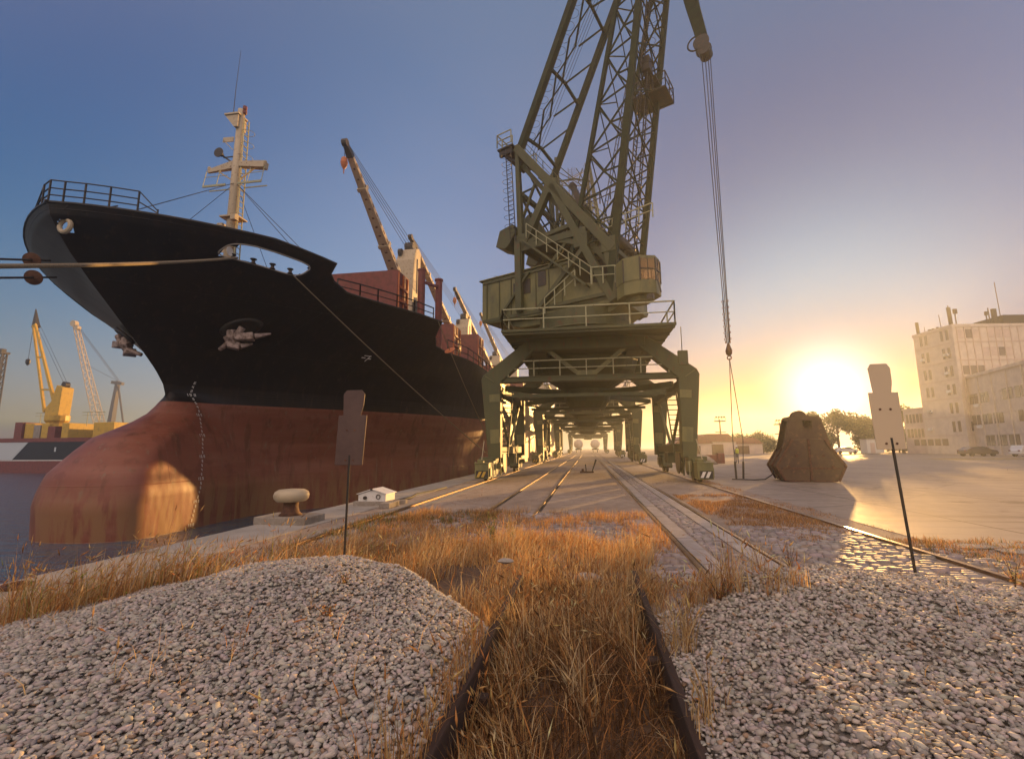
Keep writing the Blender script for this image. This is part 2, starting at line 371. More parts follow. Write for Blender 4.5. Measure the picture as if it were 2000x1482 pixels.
# paving slabs beside rails
sl=MB();
for x0,x1 in ((1.53,1.80),(2.30,2.57)):
    y=6.2
    while y<60:
        w=random.uniform(.75,1.1);sl.box(x0,x1,y,y+w-.02,-.02,.022+random.uniform(0,.008));y+=w
struct(sl.build('paving_slabs',mat('granite_slabs',(.40,.35,.33),.45,0,(.28,.24,.21),3,(.4,.65),.3,25)))
# rails
def rail(x,y0,y1,label,w=.07,h=.035,group='rails set in the quay paving'):
    r=empty('embedded_rail',(x,y0,0),label,'rail',group)
    MB().box(-w/2,w/2,0,y1-y0,0,h).build('rail_head',M['railsteel'],r,bevel=.006)
    MB().box(w/2+.002,w/2+.06,0,y1-y0,0,.009).build('groove_shade_strip',M['dark'],r)  # dark strip laid on top paints the shade of the flange groove
    return r
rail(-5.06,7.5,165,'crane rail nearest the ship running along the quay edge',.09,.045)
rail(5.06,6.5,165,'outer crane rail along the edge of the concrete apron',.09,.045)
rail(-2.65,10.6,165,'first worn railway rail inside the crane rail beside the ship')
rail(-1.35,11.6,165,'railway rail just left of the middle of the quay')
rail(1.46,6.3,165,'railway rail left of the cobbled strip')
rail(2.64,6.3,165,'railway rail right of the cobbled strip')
# setts
def vnoise(x,y,s,seed):
    r=np.random.default_rng(seed);o=0
    for i in range(7):
        a=r.uniform(0,6.28);k=s*r.uniform(.6,1.9);o=o+np.sin((x*math.cos(a)+y*math.sin(a))*k+r.uniform(0,6.28))
    return o/7**.5
def setts(regs):
    P=[]
    for x0,x1,y0,y1,sp,dens in regs:
        ny=int((y1-y0)/(sp*.8));
        for j in range(ny):
            yy=y0+j*sp*.8;x=x0+RNG.uniform(0,sp*.6)
            while x<x1-sp*.6:
                w=sp*RNG.uniform(.85,1.35)
                if x+w<x1+.02 and RNG.random()<dens: P.append((x+w/2,yy,w/2,sp*.8/2))
                x+=w
    P=np.array(P);n=len(P);h=RNG.uniform(.02,.042,n);z=np.zeros(n)
    V=np.zeros((n,12,3))
    sg=np.array([(-1,-1),(1,-1),(1,1),(-1,1)])
    for k,(kx,ky) in enumerate(sg):
        jx=RNG.uniform(-.006,.006,n);jy=RNG.uniform(-.006,.006,n)
        for lv,(ins,zz) in enumerate(((.008,0),(.014,.75),(.032,1.))):
            V[:,lv*4+k,0]=P[:,0]+kx*(P[:,2]-ins)+jx;V[:,lv*4+k,1]=P[:,1]+ky*(P[:,3]-ins)+jy
            V[:,lv*4+k,2]=h*zz+.002*kx*RNG.uniform(-1,1,n)
    b=(np.arange(n)*12)[:,None]
    F_=[b+np.array([8,9,10,11])]
    for lv in (0,4):
        for k in range(4): F_.append(b+np.array([lv+k,lv+(k+1)%4,lv+4+(k+1)%4,lv+4+k]))
    c=np.array([.30,.255,.235])*RNG.uniform(.65,1.25,(n,1))*(1+RNG.uniform(-.05,.05,(n,3)))
    o=np_mesh('cobble_setts',V.reshape(-1,3),F_,M['sett'],np.repeat(c,12,0));o['kind']='structure';return o
setts([(1.82,2.28,6.0,38,.125,1.),(.7,1.40,5.0,13,.14,.85),(2.74,5.0,6.0,10.8,.15,.8),(5.12,5.9,7.2,9.2,.15,.5),(-3.6,.7,8.2,12.5,.16,.7),(-.7,.5,5.,8,.16,.4)])
# track trench boards, mounds
def yb_l(x): return interp(x,[(-5.6,2.6),(-5.0,3.5),(-4.2,4.7),(-3.4,5.7),(-2.6,5.95),(-1.9,5.6),(-1.3,4.9),(-.8,4.3)])
def yb_r(x): return interp(x,[(.5,4.9),(.9,5.2),(1.4,5.9),(2.2,6.15),(3.,6.0),(4.2,5.7),(5.5,5.8),(8,5.2)])
def hm(x,y):
    x=np.asarray(x,float);y=np.asarray(y,float)
    n=.025*vnoise(x,y,2.2,3)+.012*vnoise(x,y,6,4)
    top=.36+.24*np.exp(-((x+2.65)/1.15)**2-((y-4.25)/1.3)**2)-.10*np.clip(-x-3.4,0,2)
    hl=np.minimum(top,(yb_l(x)-y)*.52);hl=np.minimum(hl,(x+6.3)*.35);hl=np.minimum(hl,.25+(-.76-x)*.42)
    tr=.41+.07*np.exp(-((x-2.3)/1.6)**2-((y-4.6)/1.4)**2)+.03*np.sin(x*1.3)
    hr=np.minimum(tr,(yb_r(x)-y)*.5);hr=np.minimum(hr,.19+(x-.5)*.42)
    h=np.where(x<-.76,hl,np.where(x>.5,hr,-1))
    return np.where(h>-.1,h+n*np.clip(h*6,0,1),-1)
def mound(name,x0,x1,y0,y1,label):
    xs=np.arange(x0,x1,.06);ys=np.arange(y0,y1,.06);X,Y=np.meshgrid(xs,ys);Z=np.maximum(hm(X,Y),-.08)-.016
    V=np.stack([X,Y,Z],-1).reshape(-1,3);nx=len(xs);i=np.arange(len(ys)-1)[:,None]*nx+np.arange(nx-1)[None]
    i=i.ravel();Fq=np.stack([i,i+1,i+1+nx,i+nx],1)
    k=(V[Fq][:,:,2].max(1)>-.06);o=np_mesh(name,V,[Fq[k]],mat(name,(.30,.265,.225),.9,0,(.18,.155,.13),30,(.4,.6),.8,40),smooth=True)
    return tag(o,None,None,kind='structure')
mound('gravel_mound_ground',-6.3,-.74,-3,6.2,'')
mound('gravel_bank_ground',.5,9,-3,6.4,'')
bw=MB();bw.box(-.80,-.74,-2.5,5.4,-.05,.27)
for yy in (1.5,3.,4.5): bw.box(-.72,-.64,yy,yy+.08,-.05,.17)
tag(bw.build('retaining_board',M['wood'],bevel=.012),'rusty brown retaining board holding back the left gravel mound','retaining board','boards along the sunken grass strip')
bw=MB();bw.box(.47,.53,-2.5,6.0,-.05,.21)
for yy in (2.2,3.7,5.2): bw.box(.38,.47,yy,yy+.08,-.05,.16)
tag(bw.build('retaining_board',M['wood'],bevel=.012),'rusty brown retaining board beside the right gravel bank and cobbled strip','retaining board','boards along the sunken grass strip')
# stones
ICO=None
def stones(name,n,sampler,size,label,seed,lift=.0):
    r=np.random.default_rng(seed)
    g=(1+5**.5)/2
    V0=np.array([(-1,g,0),(1,g,0),(-1,-g,0),(1,-g,0),(0,-1,g),(0,1,g),(0,-1,-g),(0,1,-g),(g,0,-1),(g,0,1),(-g,0,-1),(-g,0,1)],float);V0/=np.linalg.norm(V0[0])
    T0=np.array([(0,11,5),(0,5,1),(0,1,7),(0,7,10),(0,10,11),(1,5,9),(5,11,4),(11,10,2),(10,7,6),(7,1,8),(3,9,4),(3,4,2),(3,2,6),(3,6,8),(3,8,9),(4,9,5),(2,4,11),(6,2,10),(8,6,7),(9,8,1)])
    x,y=sampler(r,n);z=hm(x,y);k=z>.0;x,y,z=x[k],y[k],z[k];n=len(x)
    s=r.uniform(size[0],size[1],n)*np.exp(r.normal(0,.22,n))
    V=V0[None]*(1+r.uniform(-.28,.28,(n,12,1)))
    V=V*np.stack([s*r.uniform(.9,1.5,n),s*r.uniform(.75,1.05,n),s*r.uniform(.3,.65,n)],1)[:,None]
    a=r.uniform(0,6.28,n);tx=r.normal(0,.30,n);ty=r.normal(0,.30,n)
    def rot(V,ax,an):
        c,s_=np.cos(an)[:,None],np.sin(an)[:,None];i,j=[(1,2),(2,0),(0,1)][ax];A=V[...,i].copy();B=V[...,j].copy()
        V[...,i]=A*c-B*s_;V[...,j]=A*s_+B*c
    rot(V,0,tx);rot(V,1,ty);rot(V,2,a)
    V+=np.stack([x,y,z+lift+r.uniform(-.008,.008,n)],1)[:,None]
    F_=(np.arange(n)*12)[:,None,None]+T0[None];F_=F_.reshape(-1,3)
    c=np.array([.46,.41,.355])*r.uniform(.6,1.15,(n,1))*(1+r.uniform(-.06,.06,(n,3)))
    c=np.where(r.random((n,1))<.05,np.array([.42,.28,.18])*r.uniform(.6,1,(n,1)),c)
    o=np_mesh(name,V.reshape(-1,3),[F_],M['stone'],np.repeat(c,12,0));tag(o,label,'gravel',kind='stuff');return o
def smp_l(r,n):
    y=1.15+5*r.random(n)**1.15;x=-.80-(5.2)*r.random(n);return x,y
def smp_r(r,n):
    y=1.15+5.2*r.random(n)**1.15;x=.52+(6.2)*r.random(n);return x,y
stones('gravel',62000,smp_l,(.0105,.019),'pale grey crushed stones heaped in the mound on the left',11)
stones('gravel',68000,smp_r,(.0105,.019),'pale grey crushed stones heaped in the bank on the right',12)
def smp_s(r,n):
    return r.uniform(-6,7,n),r.uniform(4,9,n)
# grass
def grass(name,x,y,z,h,wd,tint,label,seed,lean=.35,heads=0.,dirl=None,kind='stuff',nobj=True):
    r=np.random.default_rng(seed);n=len(x)
    a=r.uniform(0,6.28,n);ln=np.abs(r.normal(0,lean,n))*h
    if dirl is not None: a=np.where(r.random(n)<.55,dirl+r.normal(0,.6,n),a)
    dx,dy=np.cos(a),np.sin(a);fa=r.uniform(0,6.28,n);wx,wy=np.cos(fa)*wd/2,np.sin(fa)*wd/2
    ts=[0,.35,.7,1.];V=np.zeros((n,7,3));idx=0
    for i,t in enumerate(ts):
        cx=x+dx*ln*t**2;cy=y+dy*ln*t**2;cz=z+h*(t-.18*t**2*(ln/np.maximum(h,.01)))
        if i<3:
            k=[1,.85,.5][i]
            V[:,idx]=np.stack([cx-wx*k,cy-wy*k,cz],1);V[:,idx+1]=np.stack([cx+wx*k,cy+wy*k,cz],1);idx+=2
        else: V[:,idx]=np.stack([cx,cy,cz],1)
    b=(np.arange(n)*7)[:,None]
    Fq=np.concatenate([b+np.array([0,1,3,2]),b+np.array([2,3,5,4])]);Ft=b+np.array([4,5,6])
    VV=V.reshape(-1,3);T=np.repeat(tint,7,0);Fs=[Fq,Ft]
    if heads>0:
        k=np.where(r.random(n)<heads)[0];m_=len(k);tip=V[k,6];prev=(V[k,4]+V[k,5])/2;d=tip-prev;d/=np.linalg.norm(d,axis=1)[:,None]+1e-9
        s=np.cross(d,r.normal(0,1,(m_,3)));s/=np.linalg.norm(s,axis=1)[:,None];s2=np.cross(d,s);L_=r.uniform(.04,.09,m_)[:,None];w_=r.uniform(.004,.008,m_)[:,None]
        H=np.stack([tip-d*L_*.3,tip+d*L_*.2+s*w_,tip+d*L_*.2-s*w_,tip+d*L_*.2+s2*w_,tip+d*L_*.2-s2*w_,tip+d*L_],1)
        b=(np.arange(m_)*6)[:,None]+len(VV)
        Fs=[Fq,np.concatenate([Ft]+[b+np.array(q) for q in ((0,1,3),(0,3,2),(0,2,4),(0,4,1),(5,3,1),(5,2,3),(5,4,2),(5,1,4))])]
        VV=np.concatenate([VV,H.reshape(-1,3)]);T=np.concatenate([T,np.repeat(np.clip(tint[k]*1.15,0,.8),6,0)])
    o=np_mesh(name,VV,Fs,M['grass'],T);tag(o,label,'grass',kind=kind);return o
def tints(n,seed,pal,w):
    r=np.random.default_rng(seed);pal=np.array(pal);i=r.choice(len(pal),n,p=np.array(w)/sum(w));return pal[i]*r.uniform(.7,1.25,(n,1))
STRAW=(.68,.45,.19);ORANGE=(.62,.31,.11);PALE=(.72,.56,.32);BROWN=(.33,.18,.08);DARK=(.15,.085,.045);GREEN=(.17,.20,.06);YGREEN=(.38,.36,.09)
def scatter(seed,n,x0,x1,y0,y1,ns=1.5,thr=-.2,test=None):
    r=np.random.default_rng(seed);x=r.uniform(x0,x1,n);y=r.uniform(y0,y1,n)
    k=vnoise(x,y,ns,seed+50)+.7*vnoise(x,y,ns*4.5,seed+60)+r.normal(0,.25,n)>thr
    if test is not None: k&=test(x,y)
    return x[k],y[k]
def gz(x,y): return np.maximum(hm(x,y),0)-.01
def field(label,seed,n,box,h,wd,pal,w,ns=1.5,thr=-.2,test=None,lean=.35,heads=0.,dirl=None):
    x,y=scatter(seed,n,*box,ns=ns,thr=thr,test=test);m_=len(x);r=np.random.default_rng(seed+9)
    hh=r.uniform(h[0],h[1],m_)**1.0*(1+.38*vnoise(x,y,3.5,seed+3)+.22*vnoise(x,y,11,seed+6));hh=np.clip(hh,.03,h[1]*1.6)
    return grass('dry_grass',x,y,gz(x,y),hh,r.uniform(wd[0],wd[1],m_),tints(m_,seed+4,pal,w),label,seed+5,lean,heads,dirl)
# sunken strip in the middle, near; brown and dark blades also imitate its shade
field('tall dry straw grass filling the sunken strip between the two boards',101,13500,(-.66,.47,1.3,5.6),(.10,.40),(.004,.013),(STRAW,PALE,BROWN,DARK,ORANGE),(5,5,4,4,2),thr=-.45,lean=.95,heads=.10,dirl=2.4)
field('short matted brown grass in the sunken strip',102,7000,(-.72,.45,1.3,6.),(.06,.26),(.005,.014),(BROWN,ORANGE,DARK),(3,1,4),thr=-2,lean=1.1)
# behind left mound: tall orange
field('orange backlit dry grass standing between the left mound and the tracks',103,22000,(-3.8,.9,4.4,8.4),(.12,.42),(.004,.010),(ORANGE,STRAW,PALE,BROWN),(4,5,4,1),thr=-.3,lean=.7,heads=.1,test=lambda x,y:(hm(x,y)<.14)&((x>-.75)|(y>4.2)),dirl=1.0)
field('low patchy orange grass growing over the cobbles in the middle of the quay',104,20000,(-4.3,1.35,7.8,12.4),(.06,.22),(.005,.010),(ORANGE,BROWN,STRAW),(5,2,3),ns=2.2,thr=-.25,lean=.6)
field('dark green and brown weeds on the quay left of the first railway rail',105,15000,(-5.2,-2.2,8.6,12.2),(.05,.16),(.006,.012),(GREEN,BROWN,ORANGE),(4,4,1),ns=1.2,thr=-.3,lean=.6)
# along the quay edge, left of mound
field('backlit straw grass in a ragged line on the quay left of the gravel mound',106,22000,(-6.0,-3.0,3.4,8.4),(.12,.55),(.004,.010),(STRAW,ORANGE,YGREEN,PALE,BROWN),(4,3,1,2,2),thr=.2,lean=.75,heads=.2,test=lambda x,y:(y>yb_l(x)-.9)&(y<yb_l(x)+1.8),dirl=.6)
field('low brown grass along the foot of the mound by the quay edge',107,8000,(-6.3,-3.0,2.6,8.),(.05,.16),(.005,.01),(ORANGE,BROWN),(3,3),thr=-.1,lean=.9,test=lambda x,y:y>yb_l(x)-.7)
# right side
field('brown low grass between the cobbled strip and the outer crane rail',108,22000,(2.85,5.0,8.6,17.5),(.03,.10),(.006,.012),(BROWN,ORANGE,STRAW),(4,3,1),ns=1.1,thr=-.3,lean=.8,test=lambda x,y:(y>9.6+.5*np.sin(x*3)))
field('brown low grass on both sides of the outer crane rail beside the apron',109,16000,(5.1,9.5,5.8,9.6),(.03,.12),(.006,.012),(BROWN,ORANGE,GREEN,STRAW),(4,3,1.5,1),ns=1.3,thr=-.35,lean=.8)
field('thin line of dry grass between the outer crane rail and the apron',110,5000,(5.12,5.8,9.4,26),(.02,.08),(.006,.012),(BROWN,ORANGE),(3,3),ns=1.,thr=-.2,lean=.8)
field('pale and rusty grass tuft on the near end of the cobbled strip',111,4200,(.56,1.75,4.3,6.2),(.12,.36),(.004,.008),(PALE,STRAW,ORANGE,BROWN),(3,2,2,2),ns=2.5,thr=.0,lean=.6,heads=.2)
field('thin dry blades sprouting on the left gravel mound',112,1500,(-4.8,-.9,1.6,5.2),(.06,.28),(.003,.006),(STRAW,ORANGE,PALE),(2,2,2),ns=4,thr=1.0,lean=.7,heads=.15)
field('sparse dry blades sprouting on the right gravel bank',113,500,(.7,4.8,2.,5.6),(.05,.2),(.003,.006),(STRAW,ORANGE),(2,2),ns=4,thr=1.1,lean=.7)
field('straggling tufts on the open quay between the tracks',114,4000,(-5,5,12,40),(.02,.07),(.008,.014),(BROWN,ORANGE),(3,3),ns=1.3,thr=.8,lean=.8)
field('dry grass sprouting along the left retaining board',115,1500,(-.86,-.66,1.4,5.6),(.10,.34),(.004,.008),(STRAW,ORANGE,BROWN),(3,3,2),thr=.0,lean=.6,heads=.15)
field('dry grass sprouting beside the right retaining board',116,6000,(.38,.72,1.6,6.4),(.12,.40),(.004,.008),(STRAW,PALE,BROWN),(3,2,2),thr=.1,lean=.6,heads=.15)
# individual weeds
def weed(loc,h,n,pal,label,cat,seed,group=None,leaf=.03,spread=.12,seedy=False):
    r=random.Random(seed);t=empty('weed_plant',loc,label,cat,group,rz=r.uniform(0,6))
    st=MB();V=[];Fq=[];T=[]
    for i in range(n):
        a=r.uniform(0,6.28);q=[Vector((0,0,-.02))];hh=h*r.uniform(.65,1);k=spread*r.uniform(.3,1)
        for j in range(1,7): q.append(Vector((math.cos(a)*k*(j/6)**1.5+r.uniform(-.006,.006),math.sin(a)*k*(j/6)**1.5,hh*j/6)))
        st.tube(q,.0045,4,r2=.0015)
        for j in range(int(hh*110)):
            s=r.uniform(.15 if not seedy else .6,1);p=q[min(5,int(s*6))].lerp(q[min(6,int(s*6)+1)],s*6%1)
            b_=r.uniform(0,6.28);L_=leaf*(1.25-s)*r.uniform(.7,1.4)+.008;d=Vector((math.cos(b_),math.sin(b_),r.uniform(-.1,.9))).normalized()*L_
            w=d.cross(Vector((r.uniform(-1,1),r.uniform(-1,1),1))).normalized()*L_*.2;nv=len(V)
            V+=[p,p+d*.5+w,p+d,p+d*.5-w];Fq.append((nv,nv+1,nv+2,nv+3));c=r.choice(pal);c=[x*r.uniform(.7,1.2) for x in c];T+=[c]*4
    st.build('stem',M['bark'],t)
    np_mesh('foliage',np.array([tuple(v) for v in V]),[np.array(Fq)],M['grass'],np.array(T),parent=t);return t
LG=(.17,.24,.06)
weed((-1.62,8.0,0),.62,5,[LG,YGREEN],'taller green weed standing in the dry grass, with two spires','weed',1,'green weeds in the dry grass',.05)
weed((-1.30,8.1,0),.52,3,[LG,YGREEN],'slimmer green weed just right of the taller one in the dry grass','weed',2,'green weeds in the dry grass',.05)
weed((-4.95,5.6,0),.55,5,[YGREEN,STRAW],'yellow green weed leaning over the water side of the quay','weed',3,None,.05,.25)
weed((-4.05,6.1,0),.62,4,[STRAW,YGREEN],'spindly seeded weed in front of the ship bulb','weed',4,None,.04,.3,True)
weed((2.05,5.55,.33),.34,7,[ORANGE,BROWN],'small bare bush on the crest of the gravel bank by the cobbles','weed',5,None,.018,.13)
weed((1.05,4.35,.34),.26,14,[BROWN,ORANGE],'rust red shrub at the corner of the gravel bank','weed',6,None,.03,.2)
weed((3.75,5.1,.38),.30,6,[STRAW,PALE],'pale dry weed just right of the leaning sign post','weed',7,None,.03,.14)
weed((4.45,4.5,.36),.3,4,[ORANGE,BROWN],'thin brown weed on the far right of the gravel bank','weed',8,None,.015,.1)
weed((-1.9,3.35,.42),.16,8,[ORANGE,BROWN],'small orange weed half way up the left mound','weed',9,None,.025,.08)
weed((-2.05,3.9,.5),.14,7,[ORANGE,STRAW],'small orange weed near the crest of the left mound','weed',10,None,.025,.07)
weed((6.0,6.6,0),.25,6,[GREEN,YGREEN],'green weed at the right edge beyond the gravel bank','weed',12,None,.05,.2)
# ---------------------------------------------------------------- cargo ship
XC=-20.0;HB=11.7
STEM=[(-6,21.9),(1,21.8),(2,21.3),(3.2,20.3),(3.9,19.75),(4.4,19.6),(4.8,19.45),(5.4,19.0),(6.4,18.0),(7.4,16.9),(8.6,15.6),(9.4,14.8),(10.0,14.3),(10.6,13.9),(11.4,13.7),(12,13.7)]
LEN=[(-6,21.5),(-1.8,21.5),(2,21.5),(4,21.5),(6,21.5),(8,20),(9.5,17.5),(10.5,16),(11.4,15)]
EXB=[(-6,1.22),(-1.8,1.2),(2,1.2),(4,1.2),(5,1.22),(6,1.25),(7,1.22),(8,1.12),(9,1.02),(10,.88),(10.5,.82),(11.4,.72)]
TIP=[(-6,17.5),(-4,15.8),(-1.9,15.6),(-.5,15.5),(.7,15.75),(1.65,16.55),(2.2,17.1),(2.6,17.9),(3.0,18.65),(3.4,19.2),(3.8,19.5),(4.2,19.7),(4.6,19.8)]
WB=[(-6,1.5),(-4,2.4),(-2,2.45),(0,2.45),(1.2,2.15),(2.3,1.8),(3.2,1.35),(3.9,1.0),(4.4,.5),(4.6,0)]
ZT=[(13,11.05),(16,11.0),(18,10.95),(20.3,10.6),(20.5,10.2),(20.9,9.95),(21.8,9.65),(23.2,9.55),(28,9.6),(28.12,9.2),(28.4,8.75),(29.1,8.3),(30.5,8.12),(36,8.1),(170,8.3)]
def hbr(y,z):
    t=np.clip((y-interp(z,STEM))/interp(z,LEN),0,1);h=HB*(1-(1-t)**2)**interp(z,EXB)
    t=np.clip((y-interp(z,TIP))/1.3,0,1);b=interp(z,WB)*(1-(1-t)**2)**.5*(1-.10*np.clip((y-17.5)/7,0,1))
    s=np.clip((y-150)/22,0,1)
    return np.minimum((h**3+b**3)**(1/3),HB)*(1-.8*s**2.2)
def hullx(y,z,side=1): return XC+side*float(hbr(np.float64(y),np.float64(z)))
def g_hull(t,n,l,p):
    tc=n.new('ShaderNodeTexCoord').outputs['Object'];sp=n.new('ShaderNodeSeparateXYZ');l.new(tc,sp.inputs[0])
    mp=n.new('ShaderNodeMapping');mp.inputs['Scale'].default_value=(1,1,.14);l.new(tc,mp.inputs[0])
    mp2=n.new('ShaderNodeMapping');mp2.inputs['Scale'].default_value=(.25,.25,2.);l.new(tc,mp2.inputs[0])
    f1,_=_noise(t,l,mp.outputs[0],1.9,.53,.66);f2,_=_noise(t,l,mp2.outputs[0],.8,.42,.65);f3,h3=_noise(t,l,tc,3.2,.60,.66);f5,_=_noise(t,l,tc,.5,.4,.65)
    red=_mix(t,l,f2,(.25,.078,.045),(.29,.11,.07));red=_mix(t,l,f1,red,(.17,.06,.032));red=_mix(t,l,f3,red,(.24,.095,.05))
    f7,_=_noise(t,l,tc,1.1,.54,.62);red=_mix(t,l,f7,red,(.21,.065,.038));f8,_=_noise(t,l,mp.outputs[0],5.,.60,.68);red=_mix(t,l,f8,red,(.24,.13,.08))
    # waterline scum band
    rz=n.new('ShaderNodeMapRange');rz.inputs[1].default_value=2.3;rz.inputs[2].default_value=.9;l.new(sp.outputs[2],rz.inputs[0])
    f4,_=_noise(t,l,mp.outputs[0],2.5,.42,.52);ml=n.new('ShaderNodeMath');ml.operation='MULTIPLY';l.new(rz.outputs[0],ml.inputs[0]);l.new(f4,ml.inputs[1])
    red=_mix(t,l,ml.outputs[0],red,(.30,.15,.07))
    blk=_mix(t,l,f5,(.008,.006,.005),(.013,.008,.006));blk=_mix(t,l,f1,blk,(.022,.011,.008));blk=_mix(t,l,f8,blk,(.035,.02,.014))
    st=n.new('ShaderNodeMapRange');st.inputs[1].default_value=5.78;st.inputs[2].default_value=5.80;l.new(sp.outputs[2],st.inputs[0])
    l.new(_mix(t,l,st.outputs[0],red,blk),p.inputs['Base Color']);p.inputs['Roughness'].default_value=.45;p.inputs['Specular IOR Level'].default_value=.38
    bk=n.new('ShaderNodeTexBrick');bk.inputs['Scale'].default_value=1;bk.inputs['Brick Width'].default_value=8.;bk.inputs['Row Height'].default_value=2.1;bk.inputs['Mortar Size'].default_value=.02;bk.inputs['Mortar Smooth'].default_value=1
    bk.inputs['Color1'].default_value=(0,0,0,1);bk.inputs['Color2'].default_value=(0,0,0,1);bk.inputs['Mortar'].default_value=(1,1,1,1)
    cb=n.new('ShaderNodeCombineXYZ');l.new(sp.outputs[1],cb.inputs[0]);l.new(sp.outputs[2],cb.inputs[1]);l.new(cb.outputs[0],bk.inputs[0])
    mp3=n.new('ShaderNodeMapping');mp3.inputs['Scale'].default_value=(0,.9,.35);l.new(tc,mp3.inputs[0]);_,hd=_noise(t,l,mp3.outputs[0],1.,0,1,2)
    b_=_bump(t,l,p,bk.outputs[0],.5,.02);b_=_bump(t,l,p,hd,.5,.10,b_);_bump(t,l,p,h3,.15,.02,b_)
M['hull']=nodemat('ship_hull_paint',g_hull)
ship=empty('cargo_ship',(XC,90,-1.8),'large cargo ship with black topsides and rusty red bottom moored along the quay','ship')
SO=Vector((XC,90,-1.8))
def sp_(mb,name,mat_,parent=None,**k):
    """build in world coordinates under the ship"""
    par=parent or ship;off=Vector((0,0,0));q=par
    while q is not None: off+=q.location;q=q.parent
    mb.v=[tuple(Vector(v)-off) for v in mb.v];return mb.build(name,mat_,par,**k)
HX=hullx(14.25,10.25)
def hull_mesh():
    # t rows: 0..1 ; below zt
    s=np.concatenate([np.linspace(0,1,46)**2*10,np.arange(10.5,32,.5),[34,37,40,45,50,60,70,80,95,110,125,140,150,155,160,165,170]])
    yy_slot=np.round(np.concatenate([np.arange(13.8,15.01,.05),np.arange(17.2,20.11,.08)]),3)
    zl=sorted(set([round(float(v),3) for v in np.concatenate([np.arange(-4,7.76,.25),np.arange(1.6,5.2,.1)])]))
    V=[];Fc=[]
    ys=np.unique(np.concatenate([13.6+s,yy_slot,ZT_Y]));ys=ys[ys<170]
    nr=[];
    fr=np.concatenate([np.array([0,.12]),np.linspace(.2,1,25)])
    # columns param: start at local leading edge for each row, merges toward fixed station beyond y=16.5
    ncol=len(ys)
    rows=[('z',z) for z in zl if z<=7.75]+[('f',f) for f in np.linspace(0,1,52)[1:]]
    for side in (1,-1):
        G=np.zeros((len(rows),ncol,3))
        for i,(k,v) in enumerate(rows):
            for it in range(1):
                zz=np.full(ncol,v) if k=='z' else 7.75+v*(interp(ys,ZT)-7.75)
            zc=zz if k=='z' else np.minimum(zz,11.0)
            y0=np.minimum(interp(zc,STEM),np.where(zc<4.6,interp(zc,TIP),99))
            ye=20.0;yn=np.where(ys<ye,y0+(ys-13.6)*(ye-y0)/(ye-13.6)*np.clip((ys-13.6)/(ye-13.6),0.0,1)**0,ys)
            # keep slot columns fixed: only shear where leading edge lies behind
            if k=='f': 
                w=np.clip((ys-13.6)/2.6,0,1);yn2=y0+(16.2-y0)*w;yn=np.where(ys<16.2,yn2,ys) if y0.max()<16.1 else yn
                zz=7.75+v*(interp(yn,ZT)-7.75)
            G[i,:,1]=yn;G[i,:,2]=zz;G[i,:,0]=XC+side*hbr(yn,zz)
            G[i,0,0]=XC
        base=len(V);V+=[tuple(q) for q in G.reshape(-1,3)]
        nR=len(rows)
        for i in range(nR-1):
            for j in range(ncol-1):
                c=(G[i,j]+G[i+1,j+1])/2
                if side==1:
                    y,z=c[1],c[2];f=(z-7.75)/(float(interp(y,ZT))-7.75)
                    if 17.15<y<19.75 and abs(f-.785)<.082 and not ((y<17.28 or y>19.62) and abs(f-.785)>.045): continue
                    if (c[0]-HX)**2+(z-10.25)**2<.21**2 and c[1]<15: continue
                q=[base+i*ncol+j,base+i*ncol+j+1,base+(i+1)*ncol+j+1,base+(i+1)*ncol+j]
                Fc.append(q if side==1 else q[::-1])
    return V,Fc
ZT_Y=np.array([20.3,20.5,20.7,20.9,21.3,21.8,28.,28.12,28.25,28.4,28.7,29.1,29.6])
V,Fc=hull_mesh()
mb=MB();mb.add(V,Fc)
hull=sp_(mb,'hull',M['hull'],smooth=True)
# top bead and deck
for side,nm in ((1,'port'),(-1,'star')): pass
bd=MB()
for side in (1,-1):
    yy=np.concatenate([13.72+np.linspace(0,1,14)**2*6,[20.3,20.5,20.7,20.9,21.3,21.8,22.5,24,26,28,28.12,28.25,28.4,28.7,29.1,29.6,30.5,33,36,45,60,90,120,150]])
    pts=[(hullx(y,min(float(interp(y,ZT)),11.0),side)-side*.02,y,float(interp(y,ZT))) for y in yy]
    pts=[(XC,13.69,11.05)]+pts
    bd.tube(pts,.055,6)
sp_(bd,'bulwark_rail',M['dark'])
dk=MB()
def deck(y0,y1,z,n=12,inset=.15):
    ys=np.linspace(y0,y1,n);v=[(hullx(y,z,1)-inset,y,z) for y in ys]+[(hullx(y,z,-1)+inset,y,z) for y in ys[::-1]]
    dk.add(v,[tuple(range(len(v)))])
deck(15.6,20.6,9.25);deck(20.6,28,8.3);deck(28,160,7.2,30)
dk.add([(hullx(20.6,z_,s_)-s_*.15,20.6,z_) for z_,s_ in ((7.2,-1),(7.2,1),(9.45,1),(9.45,-1))],[(0,1,2,3)])
sp_(dk,'deck',M['redpaint'])
